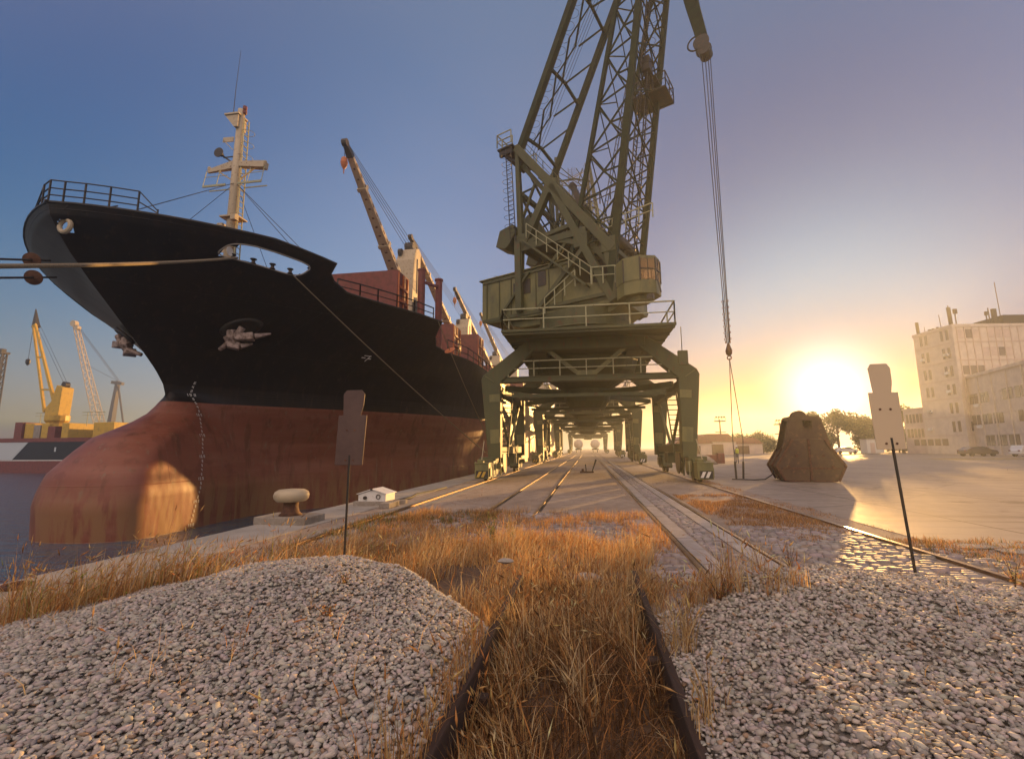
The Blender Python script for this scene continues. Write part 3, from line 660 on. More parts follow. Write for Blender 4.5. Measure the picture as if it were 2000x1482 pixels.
# fairlead rollers in the slot and oval hawse
fl=MB()
for y in (17.65,18.2,18.75,19.3):
    x=hullx(y,10.1)-.18;z0=7.75+.705*(float(interp(y,ZT))-7.75)-.03;fl.lathe([(.13,0),(.09,.05),(.07,.12),(.09,.17),(.14,.2),(.14,.23)],(x,y,z0),12)
sp_(fl,'fairlead_rollers',M['dark'])
sr=MB();sl_=[]
for k in range(40):
    a_=2*math.pi*k/40;yy=18.45+1.30*math.copysign(abs(math.cos(a_))**.35,math.cos(a_));ff=.785+.086*math.copysign(abs(math.sin(a_))**.6,math.sin(a_));zz=7.75+ff*(float(interp(yy,ZT))-7.75);sl_.append((hullx(yy,zz)+.01,yy,zz))
sr.tube(sl_+[sl_[0]],.035,5,caps=False);sp_(sr,'slot_rim',M['concrete'])
fr_=MB();fr_.ring((HX+.02,14.22,10.25),.25,.085,20,8,'y');o=sp_(fr_,'hawse_ring',M['cream'])
pl=MB();pl.lathe([(.2,-.01),(.2,.01)],(hullx(17.42,10.2)-.05,17.42,10.25),16,'x');sp_(pl,'roller_cover',M['white'])
# draught marks (seven segment numerals following the plating)
SEG={'0':'abcdef','1':'bc','2':'abged','3':'abgcd','4':'fgbc','5':'afgcd','6':'afgedc','7':'abc','8':'abcdefg','9':'abcfgd','M':'efabc'}
dm=MB()
def seg(y,z,ch,h):
    y=y+.15-1.25*max(0,min(1,(3.5-z)/5.))
    w=h*.55;t=h*.17
    R={'a':(0,w,h-t,h),'d':(0,w,0,t),'g':(0,w,h/2-t/2,h/2+t/2),'f':(0,t,h/2,h),'e':(0,t,0,h/2),'b':(w-t,w,h/2,h),'c':(w-t,w,0,h/2)}
    for s in SEG[ch]:
        a,b_,c,d=R[s];q=[(y+a,z+c),(y+b_,z+c),(y+b_,z+d),(y+a,z+d)]
        dm.add([(hullx(u,v)+.03,u-.012,v) for u,v in q],[(0,1,2,3)])
for k in range(0,34):
    z=-1.7+k*.2
    if k%5==0:
        for i,ch in enumerate(str(3+k//5)+'M'): seg(20.25+i*.15,z,ch,.13)
        seg(20.12,z,'1',.13)
    else: seg(20.3,z,str((k%5)*2),.12)
dm.gap=.022;sp_(dm,'draught_mark',M['white'])
bt=MB();y,z=26.0,7.0
for (a,b_,c,d) in ((-.28,-.08,0,.05),(.02,.07,-.15,.17),(-.26,.1,.12,.16),(.07,.22,-.02,.04)): bt.add([(hullx(y+u,z+v)+.03,y+u,z+v) for u,v in ((a,c),(b_,c),(b_,d),(a,d))],[(0,1,2,3)])
sp_(bt,'painted_thruster_mark',M['white'])
# anchors
def anchor(side):
    y,z=20.4,7.3;x=hullx(y,z,side);e=.5
    nrm=Vector((hullx(y,z,side)-hullx(y,z+e,side),0,0))
    # surface frame
    px=Vector((hullx(y+e,z,side)-x,e,0)).normalized();pz=Vector((hullx(y,z+e,side)-x,0,e)).normalized();nn=px.cross(pz)*(1 if side>0 else -1)
    if nn.x*side<0: nn=-nn
    c=Vector((x,y,z))+nn*(.15 if side>0 else .35)
    K=1.12
    P=lambda a,b_,k=0:c+px*a*K+pz*b_*K+nn*k*K
    a_=empty('anchor',c-SO);a_.parent=ship
    def w(mb,name,mt,**kk):
        mb.v=[tuple(Vector(v)-c) for v in mb.v];return mb.build(name,mt,a_,**kk)
    m_=MB();m_.bar(P(-.35,.35,-.1),P(-.05,-.05,.25),.34,.34,.42);w(m_,'shank',M['anchor'],bevel=.05)
    m_=MB();m_.tube([P(-.20,.72,.1),P(-.14,.35,.26),P(-.10,-.25,.30),P(-.02,-.62,.2),P(.02,-.88,.1)],.17,8,r2=.10);m_.bar(P(-.32,.15,.2),P(.12,-.3,.36),.5,.3,.4);w(m_,'crown',M['anchor'],bevel=.03)
    for q in ((P(-.1,.18,.3),P(.42,.45,.42),P(.98,.66,.25)),(P(-.05,-.35,.3),P(.4,-.32,.40),P(.82,-.16,.24))):
        m_=MB();m_.bar(q[0],q[1],.46,.3,.56);m_.bar(q[1],q[2],.56,.24,.18);w(m_,'fluke',M['anchor'],bevel=.05)
    m_=MB();m_.lathe([(.75,-.1),(.8,.03),(.64,.12),(.5,.04)],(0,0,0),24,'z')
    R_=Matrix((px,pz,nn)).transposed();m_.v=[tuple(R_@Vector(v)+P(-.1,.55,-.10)) for v in m_.v];w(m_,'hawse_lip',M['dark'],smooth=True)
    return a_
for s in (1,-1):
    a_=anchor(s)
    for ch in a_.children: pass
# bow railing
rl=MB()
def edge(y,side,z=None,ins=.12): z=float(interp(y,ZT)) if z is None else z;return Vector((hullx(y,min(z,11),side)-side*ins,y,z))
yl=[14.0,14.5,15.3,16.1]
pts=[edge(14.0,-1),Vector((XC,13.78,11.05)),edge(13.95,1),edge(14.2,1),edge(14.55,1),edge(15.0,1)]
for h in (.88,.56,.28): rl.tube([p+Vector((0,0,h)) for p in pts],.026,5)
for p in pts: rl.bar(p,p+Vector((0,0,.88)),.05)
e1=edge(15.35,1);e2=edge(14.35,-1)
for h in (.88,.45):
    rl.bar(pts[-1]+Vector((0,0,h)),e1+Vector((0,0,h*.2)),.04);rl.bar(pts[0]+Vector((0,0,h)),e2+Vector((0,0,h*.1)),.04)
rl.bar(e1,e1+Vector((0,0,.25)),.04);rl.bar((XC+.6,14.6,11.0),(XC+1.8,14.9,11.3),.04);rl.bar((XC+.6,14.6,10.8),(XC+.6,14.6,11.3),.04)
sp_(rl,'bow_railing',M['dark'])
# foremast
fm=empty('foremast',Vector((XC,22.9,9.4))-SO);fm.parent=ship
def fmb(mb,name,mt,**k): return sp_(mb,name,mt,fm,**k)
X,Y=XC,22.9
m_=MB();m_.tube([(X,Y,8.3),(X,Y,16.5),(X,Y,21.9)],.36,14,r2=.20);fmb(m_,'mast_tube',M['cream'],smooth=True)
m_=MB();m_.prism([(-.75,21.35),(.1,21.35),(.1,20.6),(-.15,20.6)],-.35,.35);m_.v=[(v[0]+X,v[1]+Y,v[2]) for v in m_.v];m_.box(X-.8,X+.15,Y-.4,Y+.4,21.4,21.5);fmb(m_,'mast_platform',M['cream'])
m_=MB()
m_.bar((X-1.9,Y,18.1),(X,Y,18.35),.12,.2,.3);m_.bar((X,Y,18.35),(X+1.9,Y,18.1),.3,.3,.4)
m_.bar((X-1.9,Y,18.15),(X+1.9,Y,18.15),.11);m_.bar((X-1.3,Y,18.1),(X,Y,17.2),.07);m_.bar((X+1.3,Y,18.1),(X,Y,17.2),.07)
for s in (-1,1): m_.lathe([(.09,0),(.09,.16),(.05,.2)],(X+s*1.85,Y,18.2),8)
fmb(m_,'cross_yard',M['cream'])
m_=MB()
for s in (-1,1):
    m_.bar((X+s*.4,Y-.3,16.95),(X+s*1.9,Y-.3,16.95),.06,.12);m_.bar((X+s*.4,Y+.2,16.95),(X+s*1.9,Y+.2,16.95),.04,.06)
    for k in (1.0,1.9): m_.bar((X+s*k,Y-.3,16.95),(X+s*k,Y-.1,18.1),.03)
    m_.bar((X+s*.4,Y-.2,17.6),(X+s*1.9,Y-.2,17.6),.025)
fmb(m_,'yard_catwalk',M['rail_paint'])
m_=MB();m_.ladder((X+.42,Y+.1,10),(X+.32,Y+.1,21.3),(0,1,0),.4,.35)
for zz in (18.8,19.6,20.4,12.,13.5): m_.ring((X+.5,Y+.1,zz),.34,.015,14,4)
fmb(m_,'mast_ladder',M['rail_paint'])
m_=MB();m_.lathe([(.30,0),(.30,.04),(.12,.2),(.12,.3)],(X-1.15,Y-.2,19.15),18,'y');m_.bar((X-1.1,Y,19.1),(X-.2,Y,18.4),.09);m_.bar((X-.95,Y,18.9),(X-.2,Y,18.9),.05);fmb(m_,'search_lamp',M['dark'])
m_=MB();m_.lathe([(.10,0),(.13,.05),(.13,.2),(.07,.25),(.12,.3),(.12,.5),(.05,.55)],(X+.22,Y,21.6),10);fmb(m_,'masthead_light',M['redpaint'])
m_=MB();m_.tube([(X-.55,Y,21.5),(X-.52,Y,23.4),(X-.4,Y,26.)],.025,5,r2=.01);fmb(m_,'whip_aerial',M['dark'])
m_=MB();m_.box(X-.5,X+.6,Y-.45,Y+.45,14.9,14.98);m_.box(X+.35,X+.65,Y-.6,Y-.3,14.6,14.9);m_.box(X-.75,X-.4,Y-.3,Y,14.2,14.6)
for q in ((-.7,19.9),(-.75,13.0)): m_.prism([(q[0]-.35,q[1]),(q[0]+.45,q[1]),(q[0]+.45,q[1]-.6)],Y-.3,Y+.3) if False else m_.bar((X+q[0]-.2,Y-.2,q[1]),(X-.2,Y-.2,q[1]-.03),.04,.3)
for q in (19.9,13.): m_.bar((X-.9,Y-.2,q),(X-.2,Y-.2,q-.7),.04)
fmb(m_,'mast_brackets',M['cream'])
st=MB()
for q in ((edge(15.0,1)+Vector((0,0,.1))),(edge(18.6,1)),(edge(21.5,1)),(edge(21.5,-1)),Vector((XC,30,8.3))): st.tube([(X,Y,17.2),tuple(q)],.018,4)
sp_(st,'mast_stays',M['wire'])
# folded hatch covers
def hatch(y0,y1,z1,x1=-12.8):
    m_=MB();m_.box(2*XC-x1,x1,y0,y1,7.2,z1)
    o=sp_(m_,'hatch_cover',M['redpaint'])
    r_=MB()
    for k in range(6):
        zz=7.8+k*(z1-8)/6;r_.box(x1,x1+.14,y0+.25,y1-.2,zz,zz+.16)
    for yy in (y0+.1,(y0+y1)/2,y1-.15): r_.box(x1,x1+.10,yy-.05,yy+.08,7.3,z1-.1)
    sp_(r_,'hatch_ribs_sun_tinted',M['orange'],None if False else ship)  # orange here imitates low sunlight on the right side of the covers
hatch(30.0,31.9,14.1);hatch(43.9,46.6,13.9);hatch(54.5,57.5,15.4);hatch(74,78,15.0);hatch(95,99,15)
cm=MB()
for a_,b_ in ((33,43.5),(58.5,73),(79,94),(100,125)): cm.box(XC-7.5,XC+7.2,a_,b_,7.2,8.9)
sp_(cm,'hatch_coaming',M['redpaint'])
# king post frame
kp=MB();kp.tube([(-11.6,31.5,7.2),(-11.6,31.5,14.5)],.27,12);kp.tube([(-11.1,34,7.2),(-11.1,34,14.6)],.27,12)
kp.bar((-11.6,31.5,13.7),(-11.1,34,14.1),.18);kp.bar((-11.6,31.5,9.7),(-11.1,34,9.9),.18);kp.lathe([(.3,0),(.3,.1)],(-11.6,31.5,14.5),12);kp.lathe([(.34,0),(.34,.12)],(-11.1,34,14.6),12)
sp_(kp,'king_post_frame',M['redpaint'])
# deck cranes
def deck_crane(y,ztop_,head,pivot,x=-20.2,w=2.1):
    c=empty('deck_crane',Vector((x,y,7.2))-SO);c.parent=ship
    def cb(mb,name,mt,**k): return sp_(mb,name,mt,c,**k)
    m_=MB();m_.lathe([(1.5,7.2),(1.4,15.5),(1.25,16)],(x,y,0),16);cb(m_,'pedestal',M['cream'],smooth=False)
    m_=MB();m_.prism([(y-w/2-.5,16),(y+w/2,16),(y+w/2,ztop_-.3),(y+w/4,ztop_),(y-w/4,ztop_-.4),(y-w/2-.2,ztop_-2.)],x-w/2,x+w/2,'yz')
    m_.box(x+w/2,x+w/2+.25,y-.5,y+.6,16.8,18.9);m_.box(x+w/2+.01,x+w/2+.1,y-.15,y+.15,19.5,ztop_-1.5);cb(m_,'crane_tower',M['cream'],bevel=.06)
    m_=MB();m_.lathe([(.65,-.5),(.65,.5)],(x,y+.3,ztop_+.15),14,'x');m_.lathe([(.45,-.9),(.45,-.5)],(x,y-.9,ztop_-.9),12,'x');cb(m_,'sheave_block',M['dark'])
    m_=MB();m_.box(x+w/2,x+w/2+.7,y-1.2,y-.2,16.9,18.2);cb(m_,'operator_cab',M['dark'])
    P=Vector((x,*pivot));H=Vector((x,*head));m_=MB();m_.bar(P,P.lerp(H,.93),1.25,.7,.55,upv=(0,1,0));
    for k in (.33,.72): q=P.lerp(H,k);m_.bar(q,q+(H-P).normalized()*.35,1.25*(1-k*.55)+.12,.85*(1-k*.4)+.12,upv=(0,1,0))
    cb(m_,'crane_jib',M['cream'])
    m_=MB();d=(H-P).normalized();sx=(1.25*.5)
    for k in range(14):
        t=.05+k*.062;q=P.lerp(H,t);ww=(1.25+(.55-1.25)*t/.93)/2+.01
        nrm=d.cross(Vector((1,0,0))).normalized();hh=(.7+(.31-.7)*t/.93)/2+.012
        for s in (-1,1): m_.bar(q+nrm*s*hh-Vector((ww*.25,0,0)),q+nrm*s*hh+Vector((ww*.3,0,0)),.16,.03,upv=nrm)
        m_.bar(q+Vector((ww,0,0)),q+Vector((ww,0,0))+d*.4,.02,.14,upv=nrm)
    cb(m_,'jib_openings',M['rust'])
    m_=MB();m_.bar(P.lerp(H,.92),H,.62,.5,.4,upv=(0,1,0));m_.lathe([(.34,-.22),(.34,.22)],H,12,'x');cb(m_,'jib_head',M['dark'])
    m_=MB();T=Vector((x,y-.1,ztop_+.3))
    for s in (-.35,-.12,.12,.35): m_.tube([tuple(H+Vector((s*.6,0,0))),tuple(T+Vector((s*1.5,0,0)))],.03,4)
    m_.tube([tuple(H),tuple(H-Vector((0,0,1.5)))],.03,4);cb(m_,'crane_wires',M['wire'])
    m_=MB();m_.lathe([(.08,-2.5),(.25,-2.2),(.32,-1.9),(.25,-1.5),(.1,-1.35)],H,10);m_.tube([tuple(H-Vector((0,0,2.5))),tuple(H-Vector((0,0,2.9)))],.05,5);cb(m_,'hook_block',M['orange'])
deck_crane(50.5,25.2,(35.1,28.2),(48.2,19.6));deck_crane(75.5,23.6,(50.8,26.7),(73.2,17.5),w=2.2);deck_crane(103,22.6,(70,26.8),(100.5,18),w=2.4);deck_crane(131,25,(88.6,28.),(128.5,18),w=2.4)
# aft house
ah=MB();ah.box(XC-9,XC+9,146,160,7,19);ah.box(XC-11,XC+11,147,152,19,21.5);ah.box(XC-3,XC+3,156,162,19,25)
sp_(ah,'superstructure',M['cream'])
dr=MB();pts=[(hullx(y,8.1)-.3,y,8.15) for y in np.arange(31,130,3.)];dr.railing(pts,1.0,1.5);pts=[(hullx(y,9.6)-.2,y,9.6) for y in (21.6,22.6,23.5,24.6,25.8,27.4)];dr.railing(pts,.75,1.2);sp_(dr,'deck_railing',M['dark'])
mt=MB()
for y in (22.6,24.3,25.2,26.3): mt.lathe([(.16,0),(.12,.1),(.12,.35),(.18,.45)],(hullx(y,9.4)-.6,y,9.35),10)
sp_(mt,'mooring_bitts',M['dark'])

# mooring ropes and rat guards, each a thing
def rope(name,pts,r,label,m_=None):
    o=MB().tube(pts,r,6).build(name,m_ or M['rope'],smooth=True);return tag(o,label,'rope',"mooring ropes of the cargo ship")
A0=Vector((-7.0,-4.8,.55))
rope('mooring_rope',catenary((hullx(17.7,10.05)+.03,17.7,10.06),A0,.35,24),.055,'pale thick mooring rope crossing the bow from the bulwark slot to the left')
S1=Vector((XC-.9,14.75,9.15));S2=Vector((XC-.7,14.9,8.5))
Bq=Vector((-7.0,-4.8,.35))
p1=catenary(S1,Bq+Vector((-.1,.3,.4)),.02,24);p2=catenary(S2,Bq+Vector((-.2,.2,.3)),.1,24)
rope('mooring_rope',p1,.04,'dark mooring rope from the stem passing through the upper rat guard',M['dark'])
rope('mooring_rope',p2,.04,'dark mooring rope from the stem passing through the lower rat guard',M['dark'])
def ratguard(p,d,label,m_,R=.25):
    d=Vector(d).normalized();q=d.to_track_quat('Z','Y').to_matrix();m=MB();m.lathe([(.07,-.05),(R,-.012),(R,.012),(.07,.05)],(0,0,0),22)
    k=MB();k.ring((0,0,0),R,.02,22,5)
    for b_ in (m,k): b_.v=[tuple(q@Vector(v)) for v in b_.v]
    t=empty('rat_guard',p,label,'rat guard','rat guards on the mooring ropes');m.build('guard_disc',m_,t);k.build('rim',M['rust'],t)
ratguard(p1[1].lerp(p1[2],.45),(p1[3]-p1[2]),'upper dark round rat guard on the ropes left of the bow',M['rust'])
ratguard(p2[1].lerp(p2[2],.75),(p2[3]-p2[2]),'lower dark round rat guard on the ropes left of the bow',M['rust'])
K2=Vector((-6.75,36.3,.45))
p3=catenary((hullx(19.3,9.95)+.03,19.3,9.93),K2,.25,24)
rope('mooring_rope',p3,.03,'thin pale mooring rope slanting down along the black bow to the quay')
S3=Vector((hullx(27.6,9.5)+.03,27.6,9.6));p4=catenary(S3,K2+Vector((.1,-.1,0)),.3,16)
rope('mooring_rope',p4,.028,'thin dark mooring rope dropping from the step in the bulwark')
ratguard(p4[2].lerp(p4[3],.6),(p4[3]-p4[2]),'orange round rat guard on the rope below the king post frame',M['orange'],.36)
# ---------------------------------------------------------------- portal cranes
SL=-math.radians(25.6)
def portal_crane(loc,label,slew,detail=True,boom=True):
    T=empty('portal_crane',loc,label,'harbour crane','portal cranes in a row along the quay')
    G=M['green'];G2=M['green2']
    # legs
    LY={-1:-4.0,1:5.3}
    for fy in (-1,1):
        for sx in (-1,1):
            y=LY[fy];pr_=[(-5.05,1.15),(-5.42,5.15),(-5.3,5.42),(-2.95,7.2),(-2.05,7.15),(-4.42,5.0),(-4.42,1.15)]
            pr_=[(sx*-a,b_) for a,b_ in pr_] if sx>0 else pr_
            m=MB();m.prism(pr_,y-.29,y+.29);
            lg=m.build('portal_leg',G,T,bevel=.03)
            m=MB()
            for zz,xw in ((2.2,.47),(3.6,.56)): m.box(sx*4.72-xw,sx*4.72+xw,y-.42,y+.42,zz,zz+.06) if False else None
            m.bar((sx*4.67,y-.30,1.9),(sx*4.72,y-.30,2.6),.5,.03);m.bar((sx*4.7,y-.30,4.0),(sx*4.72,y-.30,4.4),.55,.03);m.bar((sx*4.75,y-.305,5.05),(sx*5.2,y-.305,5.35),.06,.03)
            m.build('access_plate',G2,lg)
            # bogie
            b=empty('bogie',(sx*5.06-loc[0]*0,y,0));b.parent=T
            m=MB();m.prism([(-1.0,.42),(-.75,.95),(-.35,1.16),(.35,1.16),(.75,.95),(1.0,.42),(.8,.3),(-.8,.3)],-.30,.30,'yz');m.box(-.42,.42,-.4,.4,1.0,1.2);m.build('bogie_frame',G,b,bevel=.02)
            for wy in (-.55,.55):
                m=MB();m.lathe([(.30,-.09),(.36,-.09),(.33,-.05),(.33,.07),(.2,.09)],(0,wy,.375),18,'x');m.build('wheel',M['dark'],b,smooth=False)
            m=MB();m.box(-.5,-.28,-.5,.1,.5,1.0);m.lathe([(.16,-.25),(.16,.2)],(.48,.2,.75),12,'y');m.build('drive_motor',G2,b,bevel=.02)
            if fy<0:
                m=MB();m.box(-.34,.34,-1.75,-1.05,.22,.92);m.box(-.36,.36,-1.78,-1.02,.92,.97);m.box(-.06,.06,-1.05,-.9,.4,.7)
                m.box(.34,.40,-1.6,-1.2,.30,.72);m.box(-.28,.02,-1.5,-1.1,.97,1.12);o=m.build('buffer_box',G2,b,bevel=.015)
                m=MB();
                for k in range(2):
                    x0=-.20+k*.22;m.prism([(x0-.04,.30),(x0+.09,.30),(x0+.21,.56),(x0+.08,.56)],-1.80,-1.79)
                m.build('hazard_stripes',M['yellow'] if sx<0 else M['white'],o)
                m=MB();m.prism([(-.26,.27),(.30,.27),(.30,.60),(-.26,.60)],-1.788,-1.784);m.build('hazard_ground',M['dark'],o)
                m=MB();m.tube([(-.05,-1.5,1.1),(.05 if sx<0 else -.25,-1.45,2.0)],.022,6);m.build('sensor_rod',M['cream'],b)
                m=MB()
                for q in ((-.5,-.9),(.42,-1.0),(.42,-.35)): m.bar((q[0],q[1],.25),(q[0],q[1],1.0),.04)
                m.bar((.42,-1.,1.),(.42,-.35,1.),.04);m.bar((.42,-1.,.3),(.42,-.35,.3),.04);m.bar((.42,-.35,1.),(.42,.5,.5),.03);m.build('guard_frame',M['rail_paint'],b)
    # cross beams front/rear
    for fy in (-1,1):
        y=LY[fy]
        m=MB();m.box(-4.4,4.4,y-.2,y+.2,5.05,5.25);m.box(-4.4,4.4,y-.26,y+.26,5.25,5.29);m.box(-4.4,4.4,y-.26,y+.26,5.01,5.05);m.build('tie_beam',G,T)
        m=MB();m.bar((-2.3,y,6.95),(-.35,y,5.35),.16,.2);m.bar((2.3,y,6.95),(.35,y,5.35),.16,.2);m.box(-.5,.5,y-.12,y+.12,5.29,5.55);m.build('vee_brace',G2,T)
        m=MB();m.railing([(-4.0,y-.25,5.29),(4.0,y-.25,5.29)],.8,1.35);m.build('walkway_railing',M['rail_paint'],T)
        m=MB();m.box(-3.9,3.9,y*.93-.06,y*.93+.06,4.25,4.42);m.bar((-4.1,y*.93,4.6),(-2.5,y*.93,4.3),.1);m.bar((4.1,y*.93,4.6),(2.5,y*.93,4.3),.1);m.build('lower_girder',G,T)
    for sx in (-1,1):
        x=sx*4.75
        m=MB();m.box(x-.16,x+.16,-3.7,4.9,1.35,1.75);m.build('sill_beam',G,T)
        m=MB();m.box(x-.25,x+.2,-3.7,4.9,4.6,4.95);m.build('side_beam',G,T)
        m=MB();m.bar((x,-3.7,4.6),(x,.4,1.75),.14);m.bar((x,4.8,4.6),(x,.8,1.75),.14);m.build('side_brace',G2,T)
        m=MB();m.ladder((x-sx*.25,-3.2,1.2),(x-sx*.35,-1.8,4.9),(0,1,0) if False else (1,0,0),.55,.28,.03);m.ladder((x-sx*.05,-2.4,.3),(x-sx*.05,-3.1,4.7),(0,1,.15),.75,.55,.035);m.build('leg_ladder',G,T)
        m=MB();m.box(x-.35,x+.35,-2.,2.,1.76,1.82);m.box(x-.3,x+.3,.3,1.5,.75,1.34);m.build('cable_reel_housing',G,T)
        m=MB();m.lathe([(.72,-.12),(.75,-.08),(.3,-.06),(.3,.06),(.75,.08),(.72,.12)],(x,-1.6,1.0),20,'x');m.build('cable_reel',M['dark'],T)
    # top structure
    m=MB();m.box(-2.9,2.9,-4.4,-3.6,6.6,7.2);m.box(-3.4,3.4,-.5,.6,5.9,6.6);m.box(-2.9,2.9,4.9,5.7,6.6,7.2);m.box(-2.9,-2.1,-3.6,4.9,6.6,7.2);m.box(2.1,2.9,-3.6,4.9,6.6,7.2);m.box(-2.1,2.1,-.8,.8,6.6,7.15);m.box(-2.1,2.1,-3.6,4.9,6.95,7.1);m.build('portal_frame',G,T,bevel=.03)
    m=MB();m.lathe([(3.0,6.6),(2.8,5.9),(1.9,5.3),(1.4,5.0),(1.3,4.3),(1.0,3.9),(.5,3.85)],(0,0,0),24);m.build('centre_column',G,T,smooth=False)
    m=MB()
    for a_ in range(4):
        an=math.pi/4+a_*math.pi/2;m.bar((math.cos(an)*1.2,math.sin(an)*1.2,4.7),(math.copysign(4.2,math.cos(an)),5.1 if math.sin(an)>0 else -3.8,4.75),.22,.28)
    m.build('column_stays',G,T)
    m=MB();m.box(-4.05,4.15,-6.0,6.0,7.22,7.34);
    for k in range(9): m.box(-4.,4.1,-5.9+k*1.45,-5.8+k*1.45,7.1,7.22)
    m.build('deck_platform',G,T)
    m=MB();m.railing([(-4.,-5.95,7.34),(4.1,-5.95,7.34),(4.1,5.95,7.34),(-4.,5.95,7.34),(-4.,-5.95,7.34)],1.02,2.05,.03);m.build('deck_railing',M['rail_paint'],T)
    m=MB();m.bar((4.4,-5.6,7.2),(4.4,-5.6,5.9),.03);m.box(4.2,4.62,-5.75,-5.5,5.4,6.05);m.build('hanging_lamp_box',G,T)
    m=MB();m.lathe([(3.0,7.34),(3.0,8.6),(2.7,8.7),(2.7,9.3)],(0,0,0),32)
    for zz in (7.6,7.9,8.2): m.lathe([(3.05,zz),(3.08,zz+.05),(3.05,zz+.1)],(0,0,0),32)
    m.build('slewing_ring',G,T,smooth=False)
    # ---------- slewing upper works (local u,v,z)
    def ub(mb,name,mt,parent=None,**k): return mb.build(name,mt,parent or T,rz=0 if parent else slew,**k)
    w=2.0
    m=MB();m.prism([(-6.3,9.75),(-5.9,9.5),(3.2,9.35),(3.2,10.45),(.4,10.9),(.4,12.15),(-6.0,12.55),(-6.3,12.3)],-w,w);m.box(-6.5,.5,-w-.1,w+.1,12.4,12.5)
    m.prism([(-5.2,9.5),(3.0,9.35),(2.4,9.0),(-3.5,9.0)],-w*.8,w*.8)
    house=ub(m,'machinery_house',G2,bevel=.04)
    m=MB()
    for u in (-5.9,-4.9,-4.0,-2.2,-1.3,-.4): m.box(u-.03,u+.03,-w-.05,-w+.01,9.75,12.3)
    m.box(-6.2,.4,-w-.07,-w,12.15,12.32);m.box(-6.2,3.1,-w-.06,-w,9.6,9.8)
    m.box(-6.36,-6.3,-1.6,1.6,9.9,12.1);m.build('wall_ribs',G,house)
    for u,z0 in ((-3.55,11.0),(-2.85,11.1),(-1.75,11.35)):
        m=MB();m.box(u-.27,u+.27,-w-.035,-w-.005,z0-.15,z0+.75);m.build('window',M['dark'],house)
    m=MB()
    m.bar((-2.6,-w-.15,12.2),(-4.8,-w-.15,9.7),.14);m.bar((1.2,-w-.15,12.9),(-1.9,-w-.15,9.8),.3,.24);m.bar((-3.25,-w-.22,9.9),(-3.3,-w-.22,14.2),.42,.3);
    m.bar((-1.8,-w-.1,9.8),(2.8,-w-.1,9.9),.2);m.build('house_braces',G,house)
    # cabin
    cb=empty('operator_cabin',(0,0,0),rz=slew);cb.parent=T
    cu,cv=4.15,-2.2;oc=[(cu+.98*math.cos(a_)*1.15,cv+.98*math.sin(a_)) for a_ in [math.radians(22.5+45*k) for k in range(8)]]
    m=MB();m.prism(oc,9.25,9.95,'xy');m.prism(oc,11.05,11.2,'xy');m.prism([(cu+(a_-cu)*.6,cv+(b_-cv)*.6) for a_,b_ in oc],9.0,9.25,'xy')
    solid=[2,3,4,5];
    for k in solid:
        a_,b_=oc[k],oc[(k+1)%8];m.bar((a_[0],a_[1],10.5),(b_[0],b_[1],10.5),.06,1.12)
    m.box(cu-1.6,cu-.9,cv+.2,cv+1.9,9.6,11.0);m.build('cabin_shell',G2,cb)
    m=MB()
    for k in range(8):
        a_,b_=oc[k],oc[(k+1)%8];m.bar((a_[0],a_[1],9.9),(a_[0],a_[1],11.1),.07)
        if k not in solid:
            m.bar((a_[0],a_[1],10.5),(b_[0],b_[1],10.5),.06);c_=((a_[0]+b_[0])/2,(a_[1]+b_[1])/2);m.bar((c_[0],c_[1],9.9),(c_[0],c_[1],11.1),.035)
    m.bar((oc[7][0]+.1,oc[7][1]-.1,9.9),(oc[7][0]+.25,oc[7][1]-.1,9.2),.06);m.box(cu+.7,cu+1.0,cv-.9,cv-.6,8.85,9.1)
    m.build('cabin_frame',M['dark'],cb)
    for k in range(8):
        if k in solid: continue
        a_,b_=oc[k],oc[(k+1)%8];m=MB();m.bar((a_[0],a_[1],10.5),(b_[0],b_[1],10.5),.02,1.1);m.build('window_pane',M['cabglass'],cb)
    m=MB();m.box(cu-.25,cu+.25,cv-.25,cv+.2,9.9,10.4);m.box(cu-.3,cu-.15,cv-.25,cv+.2,10.4,10.95);m.build('driver_seat',M['dark'],cb)
    # A frame tower
    for s in (-1,1):
        v=s*2.1
        m=MB()
        m.bar((-3.3,v,9.8),(-3.15,v,14.6),.34,.34);m.bar((-3.15,v,14.6),(-3.4,v,20.9),.34,.34,.26)
        m.bar((-3.4,v,20.7),(2.85,v,12.3),.42,.5);m.bar((-.95,v,17.5),(-3.1,v,13.7),.40,.44)
        m.bar((-.95,v,17.3),(2.75,v,9.4),.42,.42);m.bar((-1.7,v,14.15),(1.0,v,13.1),.3,.3);m.bar((.6,v,14.1),(-1.2,v,12.2),.2)
        m.bar((-3.0,v,14.1),(.3,v,14.4),.26,.26);m.bar((2.3,v,13.0),(3.0,v,9.5),.34,.3)
        for q in ((-3.15,14.3),(-.95,17.2),(.95,13.3),(2.6,12.6)): m.box(q[0]-.42,q[0]+.42,v-.19,v+.19,q[1]-.42,q[1]+.42)
        ub(m,'tower_frame',G,bevel=.02)
    m=MB()
    for q in ((-3.4,20.6),(-2.0,18.9),(-.95,17.3),(.6,15.3),(2.6,12.6),(-3.15,14.3),(-3.2,17.5),(1.0,13.3)): m.bar((q[0],-2.1,q[1]),(q[0],2.1,q[1]),.26)
    for a_,b_ in (((-3.4,20.6),(-2.,18.9)),((-2.,18.9),(-.95,17.3)),((-.95,17.3),(.6,15.3)),((.6,15.3),(2.6,12.6)),((-3.2,17.5),(-3.15,14.3)),((-3.4,20.6),(-3.2,17.5))):
        m.bar((a_[0],-2.1,a_[1]),(b_[0],2.1,b_[1]),.12);m.bar((a_[0],2.1,a_[1]),(b_[0],-2.1,b_[1]),.12)
